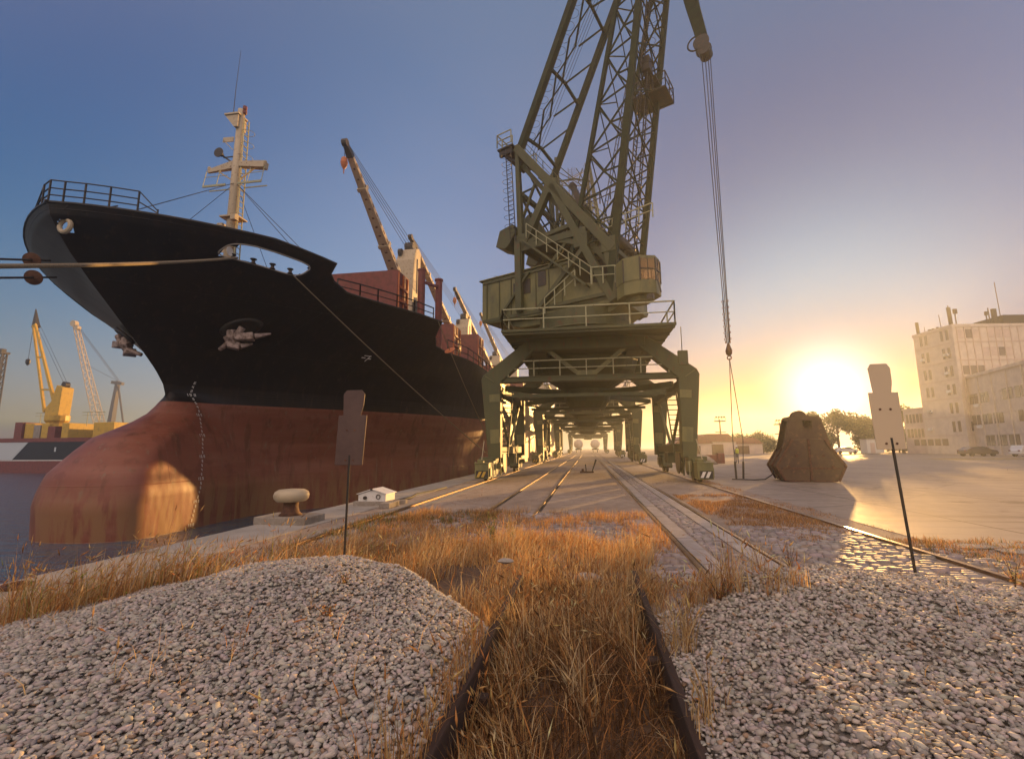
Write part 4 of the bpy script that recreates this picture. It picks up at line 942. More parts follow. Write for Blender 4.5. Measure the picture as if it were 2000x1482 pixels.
    for k in range(7):
        u=-2.4+k*.6;m.bar((u,-1.6,14.),(u+.9,1.4,17.2-k*.5),.07);m.bar((u+.4,1.6,14.),(u-.3,-1.3,16.8-k*.45),.06);m.bar((u,1.0,12.2),(u+.2,1.2,14.2),.07)
    for s in (-1,1):
        v=s*1.8
        m.bar((-3.2,v,19.6),(2.4,v,11.7),.2,.26);m.bar((-2.2,v,18.2),(-3.2,v,16.0),.14);m.bar((.6,v,15.0),(-.2,v,13.9),.16);m.bar((-.1,v,16.0),(-.6,v,14.2),.14);m.bar((1.6,v,13.6),(1.2,v,12.),.14);m.bar((-2.4,v,14.2),(-1.9,v,16.3),.12)
        m.bar((1.9,v,12.8),(3.1,v,10.6),.2);m.bar((.9,v,13.1),(2.9,v,11.6),.12);m.bar((2.2,v,9.8),(1.2,v,12.2),.16)
    for k in range(10):
        t=k/9;q=Vector((-3.3+6.1*t,0,20.7-8.3*t));m.bar(q+Vector((0,-1.9,-.55)),q+Vector((0,1.9,-.55)),.07,.12);m.bar(q+Vector((-.2,-1.,.3)),q+Vector((-.2,-1.,1.1)),.04)
    m.bar((-3.5,-1.,21.8),(2.6,-1.,13.5),.04);m.bar((-3.5,-1.,21.4),(2.6,-1.,13.1),.035)
    ub(m,'tower_bracing',G)
    m=MB();m.box(-3.2,1.3,-2.2,2.2,13.85,13.97);
    for k in range(6): m.box(-3.1+k*.85,-3.0+k*.85,-2.2,2.2,13.6,13.85)
    m.box(-3.2,1.3,-2.3,-2.2,13.6,14.0);m.box(-2.2,-.6,-1.2,1.0,14.,14.8);m.box(.2,1.5,-1.0,1.2,13.0,13.8)
    ub(m,'machine_platform',G)
    m=MB();m.lathe([(.5,-.9),(.55,-.85),(.4,-.8),(.4,.8),(.55,.85),(.5,.9)],(1.6,0,13.6),16,'y');m.lathe([(.35,-.8),(.35,.8)],(2.4,0,11.2),14,'y');m.box(1.2,2.2,-1.2,1.2,10.5,12.3);m.lathe([(.3,-1.5),(.3,1.5)],(2.7,0,13.3),12,'y');m.bar((1.0,-1.9,15.3),(.4,-1.9,16.9),.3);m.lathe([(.2,-.15),(.2,.15)],(.4,-1.9,16.9),12,'y')
    ub(m,'hoist_winch',M['dark'])
    m=MB();m.prism([(-4.9,14.3),(-4.6,15.3),(-3.6,15.5),(-3.4,14.9),(-3.9,14.2),(-4.2,14.0)],-2.4,-1.1);m.prism([(-4.9,14.3),(-4.6,15.3),(-3.6,15.5),(-3.4,14.9),(-3.9,14.2),(-4.2,14.0)],1.1,2.4);m.bar((-3.6,0,15),(-2.6,0,15.6),.5,3.8)
    ub(m,'counterweight',G,bevel=.03)
    m=MB();m.bar((-2.95,-2.35,14.3),(1.3,-2.35,10.5),.34,.12);m.bar((-2.95,-1.7,14.3),(1.3,-1.7,10.5),.34,.1)
    for k in range(16): t=k/15;m.bar((-2.95+4.25*t,-2.35,14.3-3.8*t),(-2.95+4.25*t,-1.7,14.3-3.8*t),.12,.03)
    ub(m,'stairway',G)
    m=MB();d=Vector((4.25,0,-3.8))
    for v in (-2.38,):
        a_=Vector((-2.6,v,14.3));
        for hz in (.95,.5): m.bar(a_+Vector((0,0,hz)),a_+d+Vector((0,0,hz)),.045)
        for k in range(7): q=a_+d*(k/6);m.bar(q,q+Vector((0,0,.95)),.045)
    m.railing([(1.6,-2.4,10.5),(3.0,-2.4,10.3)],.95,.7);m.railing([(-1.4,-2.35,9.35),(.6,-2.35,10.6)],.95,.7);m.railing([(-4.5,-2.2,20.9),(-3.7,-2.2,20.9)],.8,.8)
    m.railing([(-4.7,-2.5,21.0),(-4.7,.6,21.0),(-3.6,.6,21.0)],.9,.9);m.railing([(-4.7,-2.5,21.0),(-3.6,-2.5,21.0)],.9,.9)
    m.railing([(-3.,2.0,14),(1.2,2.0,14)],.9,.8);m.railing([(-.8,2.3,17.8),(1.4,2.3,15.)],.8,.7);m.railing([(2.0,-1.9,13.3),(5.0,-1.9,13.6)],.8,.8)
    ub(m,'stair_railing',M['rail_paint'])
    m=MB();m.box(-4.7,-3.5,-2.5,.6,20.8,20.9);m.box(-4.6,-3.6,-2.4,-2.2,20.4,20.8);m.bar((-4.6,-2,20.8),(-3.5,-2,19.9),.1);m.ladder((-3.9,-2.4,20.8),(-3.55,-2.4,14.3),(1,0,0),.4,.3,.022)
    for k in range(9): m.ring((-3.85+k*.03,-2.7,20-k*.6),.3,.014,12,4)
    ub(m,'top_platform',M['dark'])
    # ties
    Z1=37. if boom else 30
    def lin(p,q,z): t=(z-p[1])/(q[1]-p[1]);return p[0]+(q[0]-p[0])*t
    tie=lambda z:lin((-3.15,20.6),(1.5,30.5),z)
    ttop=39.;
    for s in (-1,1):
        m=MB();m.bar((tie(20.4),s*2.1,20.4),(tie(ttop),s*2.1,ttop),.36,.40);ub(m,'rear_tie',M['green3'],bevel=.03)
    m=MB();zs=[21.3,23.3,25.3,27.5,29.8,32,34.5,37]
    for i,z in enumerate(zs):
        if i%2==0: m.bar((tie(z),-2.1,z),(tie(z-.0),0.,z+.35),.16);m.bar((tie(z),0.,z+.35),(tie(z),2.1,z),.16)
        if i<len(zs)-1:
            z2=zs[i+1]
            m.bar((tie(z+.2),0,z+.3),(tie(z2),2.1,z2+.6),.11);m.bar((tie(z),-.4,z),(tie(z2),-1.2 ,z2),.10)
            m.bar((tie(z),-1.2,z),(tie(z2),-.4,z2),.08)
    ub(m,'tie_bracing',M['green3'])
    m=MB();m.ladder((tie(21)-.2,-1.7,21),(tie(38)-.2,-1.7,38),(0,1,0),.4,.3,.022)
    for k in range(24): z=21.5+k*.7;m.ring((tie(z)+.1,-1.7,z),.34,.014,12,4)
    ub(m,'tie_ladder',M['dark'])
    m=MB()
    for k in (-.9,-.6,-.3,0.): m.tube([(tie(21)-.2,k,21),(tie(38)+.9,k*.6,38)],.018,4)
    ub(m,'luffing_wires',M['wire'])
    # boom lattice
    fr=lambda z:lin((2.55,9.95),(5.25,28.9),z);bk=lambda z:lin((1.02,15.7),(3.7,27.4),z)
    zt=38.5
    for s in (-1,1):
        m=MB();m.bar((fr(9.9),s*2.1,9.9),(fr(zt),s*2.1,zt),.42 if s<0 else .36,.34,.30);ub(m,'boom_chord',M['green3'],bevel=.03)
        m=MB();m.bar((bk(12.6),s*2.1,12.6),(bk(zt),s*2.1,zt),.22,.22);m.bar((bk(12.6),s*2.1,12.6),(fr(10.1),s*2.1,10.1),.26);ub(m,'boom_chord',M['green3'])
    m=MB();zs=[12.8,15.6,18.4,21.2,24.,26.8,29.6,32.4,35.2,38.]
    for i,z in enumerate(zs[:-1]):
        z2=zs[i+1];zm=(z+z2)/2
        for s in (-1,1):
            v=s*2.1;c=((fr(zm)+bk(zm))/2,v,zm)
            m.bar((bk(z),v,z),(fr(z),v,z+.5),.075)
            m.bar((bk(z),v,z),(fr(z2),v,z2-.1),.085);m.bar((fr(z),v,z+.4),c,.085);m.bar((bk(z2),v,z2-.2),c,.085);m.bar(c,(fr(zm),v,zm),.075)
        for f in (fr,):
            c=(f(zm),0,zm);m.bar((f(z),-2.1,z),c,.075);m.bar((f(z),2.1,z),c,.075);m.bar(c,(f(z2),-2.1,z2),.075);m.bar(c,(f(z2),2.1,z2),.075);m.bar((f(zm),-2.1,zm),c,.065);m.bar((f(zm),2.1,zm-.3),c,.065)
        c=(bk(zm),0,zm);m.bar((bk(z),-2.1,z),c,.055);m.bar((bk(z),2.1,z),(bk(z2),-2.1,z2),.055);m.bar((bk(z),-2.1,z),(bk(z),2.1,z),.07)
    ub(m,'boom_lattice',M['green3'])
    m=MB();m.ladder((fr(10.5)-.3,.2,10.5),(fr(38)-.5,.2,38),(0,1,0),.5,.32,.03);m.ladder((fr(11)-.1,1.2,11),(fr(24)-.1,.5,24),(0,1,0),.35,.45,.03);m.ladder((bk(13),.9,13),(bk(30),1.,30),(0,1,0),.35,.4,.02)
    for k in range(30): z=11.5+k*.75;m.ring((fr(z)-.1,.2,z),.36,.015,12,4)
    ub(m,'boom_ladder',M['dark'])
    m=MB();z=23.1;m.box(fr(z)-1.4,fr(z)+.9,.9,2.6,z-.06,z+.02);m.railing([(fr(z)-1.4,.9,z),(fr(z)+.9,.9,z),(fr(z)+.9,2.6,z),(fr(z)-1.4,2.6,z),(fr(z)-1.4,.9,z)],.95,.8);m.bar((fr(z)-1.4,2.6,z-.05),(fr(z)+.9,2.6,z-.05),.14);m.box(fr(z)-.6,fr(z)+.3,1.,2.3,z+1.,z+1.08);m.railing([(.9,-2.1,15.0),(3.4,-2.1,15.3)],.7,.6)
    m.box(fr(24.5)-.5,fr(24.5),.2,.9,24.1,25.0)
    ub(m,'boom_platform',M['dark'])
    if boom:
        # fly jib nose hanging down outboard, and the hoist ropes
        H=Vector((7.55,.95,24.3));Q=Vector((5.6,.5,38.6))
        m=MB();m.bar(Q,Q.lerp(H,.80),1.3,1.1,.72,upv=(0,1,0));m.bar(Q.lerp(H,.80),H+Vector((0,0,.5)),.72,.66,.6,upv=(0,1,0));ub(m,'jib_nose',M['green3'],bevel=.03)
        m=MB();
        m.bar((fr(38.5),-2.1,38.5),(Q.x,-.4,38.7),.3);m.bar((fr(38.5),2.1,38.5),(Q.x,1.3,38.7),.3);m.bar((tie(38.9),-2.1,38.9),(Q.x,.2,39.3),.3);m.bar((tie(38.9),2.1,38.9),(Q.x,.6,39.3),.3);m.box(tie(38.9)-.3,Q.x+.6,-.3,1.1,38.4,39.6)
        ub(m,'jib_linkage',M['green3'])
        m=MB()
        for v in (.62,1.28): m.lathe([(.40,-.05),(.44,-.05),(.38,0),(.44,.05),(.40,.05)],(7.5,v,24.55),20,'y')
        m.lathe([(.36,-.36),(.36,.36)],(7.62,.95,24.1),16,'y');m.ring((7.15,.95,24.9),.45,.05,18,5,'y');ub(m,'head_sheave',M['dark'])
        m=MB();g=Vector((7.69,.99,0))
        for a_,b_ in ((-.12,-.2),(.0,-.1),(.09,.1),(.16,.2)): m.tube([(7.62+a_*1.4,.95+b_,24.1),(g.x+a_*.5,g.y+b_*.3,7.0)],.022,5)
        ub(m,'hoist_rope',M['wire'])
        m=MB();m.lathe([(.04,6.3),(.15,6.42),(.17,6.6),(.1,6.8),(.05,7.0)],(g.x,g.y,0),10);m.ring((g.x,g.y,6.22),.10,.03,12,6,'y')
        for a_ in (-.12,.1):
            for k in range(14): m.ring((g.x+a_,g.y,7.05+k*.17),.06,.018,8,4,'y' if k%2 else 'x')
        ub(m,'hook_block',M['rust'])
        m=MB()
        for a_ in (-.06,.16): m.tube([(g.x,g.y,6.2),(g.x+a_*2,g.y+a_,2.0),(g.x+a_*1.6,g.y+a_,.9)],.02,5);m.tube([(g.x+a_*1.6,g.y+a_,.9),(g.x+a_*1.3,g.y+a_,.06)],.05,6)
        ub(m,'wire_sling',M['wire'])
    return T
cr=portal_crane((.05,28,0),'nearest green portal crane straddling the quay, with lattice boom and glazed cabin',SL)
# the others: same portal, boom turned up the quay
cr2=portal_crane((.0,51.9,0),'second green portal crane seen through the legs of the nearest one',math.radians(100),boom=False)
lab=['third portal crane along the quay, framed by the legs of the second','last portal crane at the far end of the quay, faint in the haze']
for k,y in enumerate((79.5,135)):
    c=copy_tree(cr2);c.location=(.1,y,0);c['label']=lab[k]
# keep bogies on the rails
# ---------------------------------------------------------------- clamshell grab on the apron
g=empty('clamshell_grab',(10.3,25.0,.01),'large closed clamshell grab standing on the concrete apron, dark against the sun','grab',rz=math.radians(-8))
for s in (-1,1):
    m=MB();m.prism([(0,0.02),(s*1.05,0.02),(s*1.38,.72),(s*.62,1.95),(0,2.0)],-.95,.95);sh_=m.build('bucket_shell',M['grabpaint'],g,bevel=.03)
    m=MB();
    for y in (-.97,0,.97): m.bar((s*1.08,y,.05),(s*1.41,y,.74),.08,.1);m.bar((s*1.41,y,.72),(s*.66,y,1.95),.08,.1)
    m.bar((s*1.0,-.95,.04),(s*.05,-.95,.04),.08,.05);m.build('shell_rib',M['rust'],sh_)
m=MB()
for sy in (-.72,.64):
    m.prism([(-1.0,1.3),(1.0,1.3),(.62,2.95),(.28,2.95),(.28,2.45),(-.12,2.45),(-.12,2.95),(-.56,2.95)],sy,sy+.08)
for sx in (-1,1): m.bar((sx*.95,0,1.4),(sx*.60,0,2.9),.1,1.4,upv=(0,1,0)) if False else m.bar((sx*.93,-.6,1.5),(sx*.58,-.6,2.9),.2);m.bar((-.93,.6,1.5),(-.58,.6,2.9),.2)
m.box(-.62,.62,-.75,.75,2.85,3.05)
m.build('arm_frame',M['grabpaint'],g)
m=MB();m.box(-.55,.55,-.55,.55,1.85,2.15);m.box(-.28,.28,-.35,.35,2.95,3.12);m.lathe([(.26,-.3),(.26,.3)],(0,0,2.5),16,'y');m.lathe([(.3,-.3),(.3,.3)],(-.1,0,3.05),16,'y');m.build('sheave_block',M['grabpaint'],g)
m=MB()
for yy in (-1.0,1.0):
    for q in ((-.55,1.2),(.55,1.2),(-.9,.7),(.9,.7),(0,1.7)): m.lathe([(.07,-.03),(.07,.03)],(q[0],yy*.975,q[1]),8,'y')
    m.bar((0,yy*.97,.1),(0,yy*.97,1.95),.09,.05);m.bar((-1.2,yy*.96,.62),(1.2,yy*.96,.62),.05,.08)
m.build('seam_plate',M['rust'],g)
m=MB();m.tube([(-.2,0,2.9),(-.2,0,1.9)],.03,5);m.tube([(.15,.1,2.9),(.15,.1,1.9)],.03,5);m.build('closing_wires',M['wire'],g)
rp=MB().tube([(7.12,25.6,.03),(8.0,25.2,.03),(8.6,25.4,.04),(9.0,25.6,.25),(9.15,25.4,.7)],.03,6).build('slack_cable',M['wire'],smooth=True)
tag(rp,'slack cable lying on the apron from the crane sling to the grab','cable')
# ---------------------------------------------------------------- quay furniture
b_=empty('mooring_bollard',(-6.78,10.2,0),'worn cream mushroom bollard on a concrete plinth at the quay edge','bollard')
MB().box(-.62,.62,-.42,.42,0,.17).build('plinth',M['concrete2'],b_,bevel=.02)
MB().lathe([(.26,.17),(.19,.24),(.16,.36),(.17,.50)],(0,0,0),24).build('stem',M['rust'],b_,smooth=True)
MB().lathe([(.16,.46),(.31,.48),(.37,.54),(.385,.62),(.36,.69),(.28,.74),(.12,.755),(0.01,.76)],(0,0,0),28).build('cap',M['cream'],b_,smooth=True)
for loc,lb in (((-6.75,36.4,0),'dark bollard beside the near crane leg where the ship ropes end'),((-7.0,-4.9,0),'bollard at the quay corner holding the bow ropes')):
    b_=empty('mooring_bollard',loc,lb,'bollard')
    MB().lathe([(.3,0),(.2,.1),(.17,.3),(.36,.36),(.4,.5),(.3,.6),(.01,.63)],(0,0,0),20).build('bollard_body',M['rust'],b_,smooth=True)
h=empty('service_hatch',(-6.3,13.7,0),'white pitched metal service box on concrete blocks at the quay edge','service box',rz=.02)
m=MB();m.box(-.55,.75,-.42,-.18,0,.14);m.box(-.45,.8,.25,.45,0,.12);m.box(.45,.75,-.9,-.1,0,.15);m.build('concrete_base',M['concrete2'],h,bevel=.015)
m=MB();m.prism([(-.42,.12),(.42,.12),(.42,.33),(0,.46),(-.42,.33)],-.36,.36);m.build('box_body',M['white'],h,bevel=.01)
m=MB();m.prism([(-.46,.335),(0,.475),(.46,.335),(.46,.355),(0,.50),(-.46,.355)],-.40,.40);m.build('lid',M['white'],h)
m=MB();m.lathe([(.05,0),(.05,.06)],(-.2,-.42,.24),10,'y');m.ring((.2,-.38,.27),.06,.012,12,5,'y');m.box(-.03,.03,-.42,-.38,.46,.5);m.build('hinge_fittings',M['dark'],h)
tag(MB().tube([(-6.0,14.2,.05),(-5.9,15.4,.04),(-6.15,16.6,.03),(-6.0,18.,.03),(-5.9,19.5,.04)],.04,8).build('hose',M['black'],smooth=True),'black hose lying along the quay edge behind the service box','hose')
tag(MB().ring((-6.9,5.0,.04),.13,.03,20,8).build('mooring_ring',M['rust'],smooth=True),'rusty mooring ring lying at the quay edge, far left','mooring ring')
lv=empty('points_lever',(-.1,32.5,0),'small dark railway points lever standing between the tracks','points lever')
m=MB();m.box(-.45,.45,-.2,.2,0,.09);m.box(-.35,-.2,-.12,.12,.09,.25);m.build('lever_base',M['rust'],lv)
m=MB();m.bar((-.05,0,.09),(-.08,0,.55),.07);m.bar((.35,0,.09),(.62,0,.85),.07,w2=.11);m.build('lever_arms',M['dark'],lv)
for i,(x,y,r,lb) in enumerate(((-.05,6.0,.11,'pale lump of rubble lying in the dry grass of the sunken strip'),(-1.0,5.75,.06,'small pale stone on the end of the left retaining board'))):
    bm_=MB();bm_.lathe([(.02,-.4*r),(r*1.1,-.1*r),(r*1.35,.15*r),(r*.8,.55*r),(.1*r,.62*r)],(0,0,0),9);bm_.v=[(v[0]*1.3+random.uniform(-.12,.12)*r,v[1]*.8+random.uniform(-.12,.12)*r,v[2]+random.uniform(-.06,.06)*r) for v in bm_.v]
    tag(bm_.build('rubble_lump',M['concrete'],loc=(x,y,.05+(.27 if i else .04)),bevel=.006),lb,'rubble')
for x,y,r,lb in ((6.05,9.05,.34,'pale flat concrete patch at the corner of the apron, nearest the leaning sign post'),(6.75,8.75,.42,'pale flat concrete patch in the grass right of the leaning sign post'),(7.9,8.2,.5,'long pale flat concrete patch near the right edge of the picture')):
    n_=11;pts=[(math.cos(6.283*k/n_)*r*1.5*random.uniform(.75,1.1),math.sin(6.283*k/n_)*r*.55*random.uniform(.75,1.1)) for k in range(n_)]
    m=MB();m.prism(pts,0,.022,'xy');tag(m.build('concrete_patch',M['concrete'],loc=(x,y,.004),bevel=.006),lb,'concrete patch')
# sign boards on thin posts
def signboard(loc,lean,label,mt,post,k=1.):
    s=empty('sign_board',loc,label,'sign',None);H_=Vector((lean[0],lean[1],1.0));zt=lean[2]
    MB().tube([(0,0,-.25),tuple(H_*zt)],.014,8).build('post',post,s)
    pr_=[(-.20,0),(.20,0),(.24,.74*.9),(.16,.70),(.17,.76),(.20,.90),(.19,.98),(.14,1.01),(-.06,1.01),(-.11,.97),(-.11,.72),(-.15,.69),(-.2,.66)] 
    pr_=[(-.19*k,0),(.17*k,0),(.20*k,.60),(.12*k,.60),(.15*k,.72),(.16*k,.86),(.12*k,.91),(-.08*k,.91),(-.12*k,.86),(-.11*k,.60),(-.17*k,.60)]
    m=MB();m.prism(pr_,-.006,.006);m.v=[(v[0]+lean[0]*(zt+v[2]),v[1]+lean[1]*zt,v[2]+zt-.12) for v in m.v];m.build('plate',mt,s,bevel=.004)
    m=MB()
    for bx in (-.05,.05):
        for bz in (.06,.42): m.lathe([(.012,-.012),(.012,-.006)],(bx+lean[0]*(zt+bz),lean[1]*zt,zt+bz-.12),8,'y')
    m.build('bolt_head',M['rust'],s)
    m=MB();m.box(-.02,.02,.007,.022,zt-.1,zt+.2);m.v=[(v[0]+lean[0]*v[2],v[1]+lean[1]*v[2],v[2]) for v in m.v];m.build('bracket',post,s)
    return s
signboard((-2.87,5.4,.20),(.012,.0,1.38),'dull red brown sign plate on a thin straight post on the left gravel mound',M['signplate'],M['dark'])
signboard((3.24,5.55,.28),(-.062,.0,1.45),'sign plate coloured pale for sun glare, on a thin leaning post on the right gravel bank',mat('glare_pale_sign',(.66,.52,.34),.6),M['dark'],.78)  # plate colour lightened to stand in for sun glare
# wall block and person
w_=MB();w_.box(-2.9,.35,-.3,.3,0,.85);w_.box(.35,1.0,-.4,.4,0,1.0);w_=w_.build('barrier_wall',M['redpaint'],loc=(12.4,50.5,0),bevel=.03);tag(w_,'low reddish barrier wall on the apron right of the crane leg','barrier')
tag(MB().lathe([(1.6,0),(1.2,.45),(.7,.8),(.2,.95),(.01,.97)],(10.6,48,0),18).build('sand_heap',M['ground'],smooth=True),'small heap of sand in front of the barrier wall','sand heap')
# ---------------------------------------------------------------- person (skin modifier figure)
def person(loc,rz,label):
    p=empty('person',loc,label,'person',rz=rz)
    J=[(0,0,.92,.13),(0,.0,1.12,.125),(0,.0,1.34,.145),(0,.0,1.46,.06),(0,.01,1.53,.055),(0,.0,1.61,.085),(0,0,1.70,.07),
       (.18,0,1.40,.055),(.24,.02,1.15,.042),(.22,.10,.93,.034),(.22,.13,.83,.03),
       (-.18,0,1.40,.055),(-.24,.0,1.15,.042),(-.20,.08,.95,.034),(-.19,.11,.86,.03),
       (.10,0,.86,.085),(.11,.02,.48,.06),(.11,-.02,.09,.042),(.12,.12,.04,.035),
       (-.10,0,.86,.085),(-.12,.04,.48,.06),(-.13,.02,.09,.042),(-.14,.16,.04,.035)]
    E_=[(0,1),(1,2),(2,3),(3,4),(4,5),(5,6),(2,7),(7,8),(8,9),(9,10),(2,11),(11,12),(12,13),(13,14),(0,15),(15,16),(16,17),(17,18),(0,19),(19,20),(20,21),(21,22)]
    me=bpy.data.meshes.new('body');me.from_pydata([j[:3] for j in J],E_,[]);me.update()
    o=link('body',me,M['cloth'],p);o.modifiers.new('skin','SKIN');sv=me.skin_vertices[0].data
    for i,j in enumerate(J): sv[i].radius=(j[3],j[3])
    sv[0].use_root=True;s=o.modifiers.new('sub','SUBSURF');s.levels=2;s.render_levels=2
    MB().lathe([(.15,.98),(.165,1.1),(.19,1.3),(.17,1.42),(.08,1.47)],(0,0,0),14).build('hi_vis_vest',M['hivis'],p,smooth=True)
    MB().lathe([(.105,1.62),(.10,1.68),(.07,1.74),(.01,1.76)],(0,0,0),14).build('helmet',M['white'],p,smooth=True)
    MB().lathe([(.03,1.50),(.07,1.54),(.082,1.60),(.078,1.64)],(0,-.015,0),12).build('face',M['skin'],p,smooth=True)
person((14.3,49.2,0),.5,'person in a hi-vis vest standing on the apron beyond the crane ropes')
# ---------------------------------------------------------------- office building, hazy, right
def office():
    T=empty('office_building',(66.1,95,0),'tall pale office block with rooftop aerials on the far right','building',rz=math.radians(7.4))
    # local: corner at origin, +x along the street face, +y going back ; faces: x=0 plane (faces left), y=0 plane (faces us)
    H=22.9
    m=MB();m.box(0,26,0,8.7,0,H);m.box(-.12,26.1,-.12,8.8,H,H+.5);m.box(-.2,.2,-.2,.2,0,H);m.build('wall',M['facade'],T)
    m=MB();m.box(-.02,7,8.7,13.6,0,8.7);m.box(-.12,7,8.6,13.7,8.7,9.0);m.build('low_wing_wall',M['facade2'],T)
    fr_=MB()
    for k in range(1,7): z=k*3.35;fr_.box(-.06,0,0,8.7,z,z+.12);fr_.box(0,26,-.10,0,z,z+.18)
    for k in range(18): fr_.box(.6+k*1.35,.72+k*1.35,-.14,0,3.5,H)
    fr_.build('facade_ribs',M['facade2'],T)
    r=random.Random(3)
    for k in range(6):
        z=4.0+k*3.35
        for yy in (1.0,2.1,5.6,6.7):
            if k<2 and yy>5: continue
            m=MB();m.box(-.05,-.01,yy,yy+.55,z,z+1.9);m.build('window',M['winglass'],T)
        if k>=1 or True:
            for j in range(8):
                if r.random()<.72: 
                    x0=.8+j*1.35;m=MB();m.box(x0,x0+1.1,-.05,-.01,z+.1,z+1.7);m.build('window',M['winglass'] if r.random()<.6 else M['facade2'],T)
    for k in range(2):
        for j in range(5):
            y0=9.0+j*.85;m=MB();m.box(-.09,-.05,y0,y0+.5,3.2+k*2.9,4.9+k*2.9);m.build('window',M['winglass'],T)
    for j in range(5):
        y0=4.0+j*1.6;m=MB();m.box(-.06,-.02,y0,y0+1.2,1.6,2.8);m.build('window',M['winglass'],T)
    # front wing coming towards us
    Wg=empty('front_wing',(1.2,0,0));Wg.parent=T;Wg.rotation_euler=(0,0,math.radians(-21.)) 
    m=MB();m.box(0,12,-30,0,0,13.3);m.box(-.2,12.1,-30.1,-.02,13.3,13.8);m.build('wall',M['facade'],Wg)
    m=MB()
    for j in range(7): m.lathe([(.09,0),(.09,13.2)],(-.1,-3.6-j*4.2,0),6)
    for k in range(3): m.box(-.05,0,-30,0,3.4*k+3.3,3.4*k+3.42)
    m.build('drain_pipes',M['facade'],Wg)
    for k in range(3):
        for j in range(8):
            y0=-2.9-j*3.4
            for dy in (0,1.5):
                m=MB();m.box(-.05,-.01,y0+dy,y0+dy+1.25,1.5+k*3.6,3.2+k*3.6);m.build('window',M['winglass'] if (j+k)%4 else M['facade'],Wg)
    m=MB()
    for k in range(9):
        y0=-3.2-r.randrange(7)*3.4;z=.9+r.randrange(3)*3.6;m.box(-.4,-.05,y0,y0+.9,z,z+.5)
    for k in range(8):
        y0=.8+(k%2)*5.4+r.random();z=5+r.randrange(5)*3.35;m.box(-.4,-.05,y0,y0+.8,z-.6,z-.1)
    m.build('air_conditioner',M['white'],T)
    # roof gear
    m=MB();m.bar((.4,.6,H),(.3,.6,H+4.2),.10);m.bar((.7,.9,H+.5),(.6,.9,H+3.9),.55,.3);m.bar((1.4,.6,H),(1.4,.6,H+3.4),.12);m.box(1.1,1.7,.4,.7,H+2.6,H+3.5);m.build('panel_aerial',M['dark'],T)
    m=MB();m.bar((.4,7.8,H),(.3,7.8,H+2.9),.5,.25);m.bar((.4,8.5,H),(.4,9.3,H+.6),.12);m.bar((.4,6.3,H),(.4,6.3,H+1.6),.07);m.bar((.4,2.6,H),(.2,2.6,H+3.0),.08)
    for yy in (4.4,5.2,3.4): m.lathe([(.25,0),(.28,.3)],(.4,yy,H+.5),8)
    m.build('roof_aerials',M['dark'],T)
    m=MB();
    for x0,hh in ((6.9,2.9),(7.4,3.6),(8.2,3.4)): m.bar((x0,.5,H),(x0-.1,.5,H+hh),.12)
    m.box(6.6,7.0,.3,.6,H+2.2,H+2.9);m.box(7.9,8.6,.3,.7,H+1.,H+3.4);m.box(7.8,12,.5,4,H,H+1.5);m.box(9.6,20,.3,6,H,H+2.2);m.bar((9.4,.5,H),(9.2,.5,H+8.5),.09);m.build('mast_group',M['dark'],T)
office()
def car(loc,rz,paint,label,L_=4.5,suv=True):
    t=empty('parked_car',loc,label,'car','cars parked by the building',rz=rz)
    h=1.62 if suv else 1.42
    pr_=[(-L_/2,.35),(-L_/2+.05,.85),(-L_/2+.25,1.0),(-L_/2+.5 if suv else -L_/2+1.0,h-.05),(.2,h),(.75,h-.08),(1.25,1.02),(L_/2-.15,.88),(L_/2,.6),(L_/2,.32)]
    m=MB();m.prism(pr_,-.85,.85);m.build('body',paint,t,bevel=.08)
    for s in (-1,1):
        m=MB();m.prism([(-L_/2+.65,1.05),(-L_/2+.85 if suv else -L_/2+1.2,h-.12),(.15,h-.1),(.65,h-.16),(1.05,1.05)],s*.845-.015,s*.845+.02);m.build('side_window',M['glass'],t)
        for x in (-1.4,1.4):
            m=MB();m.lathe([(.2,-.11),(.33,-.1),(.33,.1),(.2,.11)],(x,s*.78,.33),18,'y');m.build('wheel',M['black'],t)
    m=MB();m.box(-L_/2-.01,-L_/2+.04,-.75,-.5,.75,.92);m.box(-L_/2-.01,-L_/2+.04,.5,.75,.75,.92);m.build('tail_light',M['redpaint'],t)
    return t
car((60.6,76.5,0),math.radians(8),M['carwhite'],'white estate car parked in front of the office block')
car((56.6,80,0),math.radians(4),M['cardark'],'dark saloon car parked left of the white estate car',4.4,False)
car((52.5,108,0),math.radians(2),M['carwhite'],'small white car parked beyond the grab, left of the white cabin',4.2,False)
k_=empty('site_cabin',(56.5,106,0),'white box cabin in front of the trees near the sun','cabin')
MB().box(-1.5,1.5,-1.2,1.2,.15,2.9).build('cabin_body',M['white'],k_,bevel=.03);MB().box(-1.6,1.6,-1.3,1.3,2.9,3.05).build('roof',M['concrete'],k_);MB().box(-.9,-.1,-1.23,-1.2,.2,2.2).build('door',M['facade2'],k_);MB().box(.3,1.1,-1.23,-1.2,1.2,2.0).build('window',M['glass'],k_)
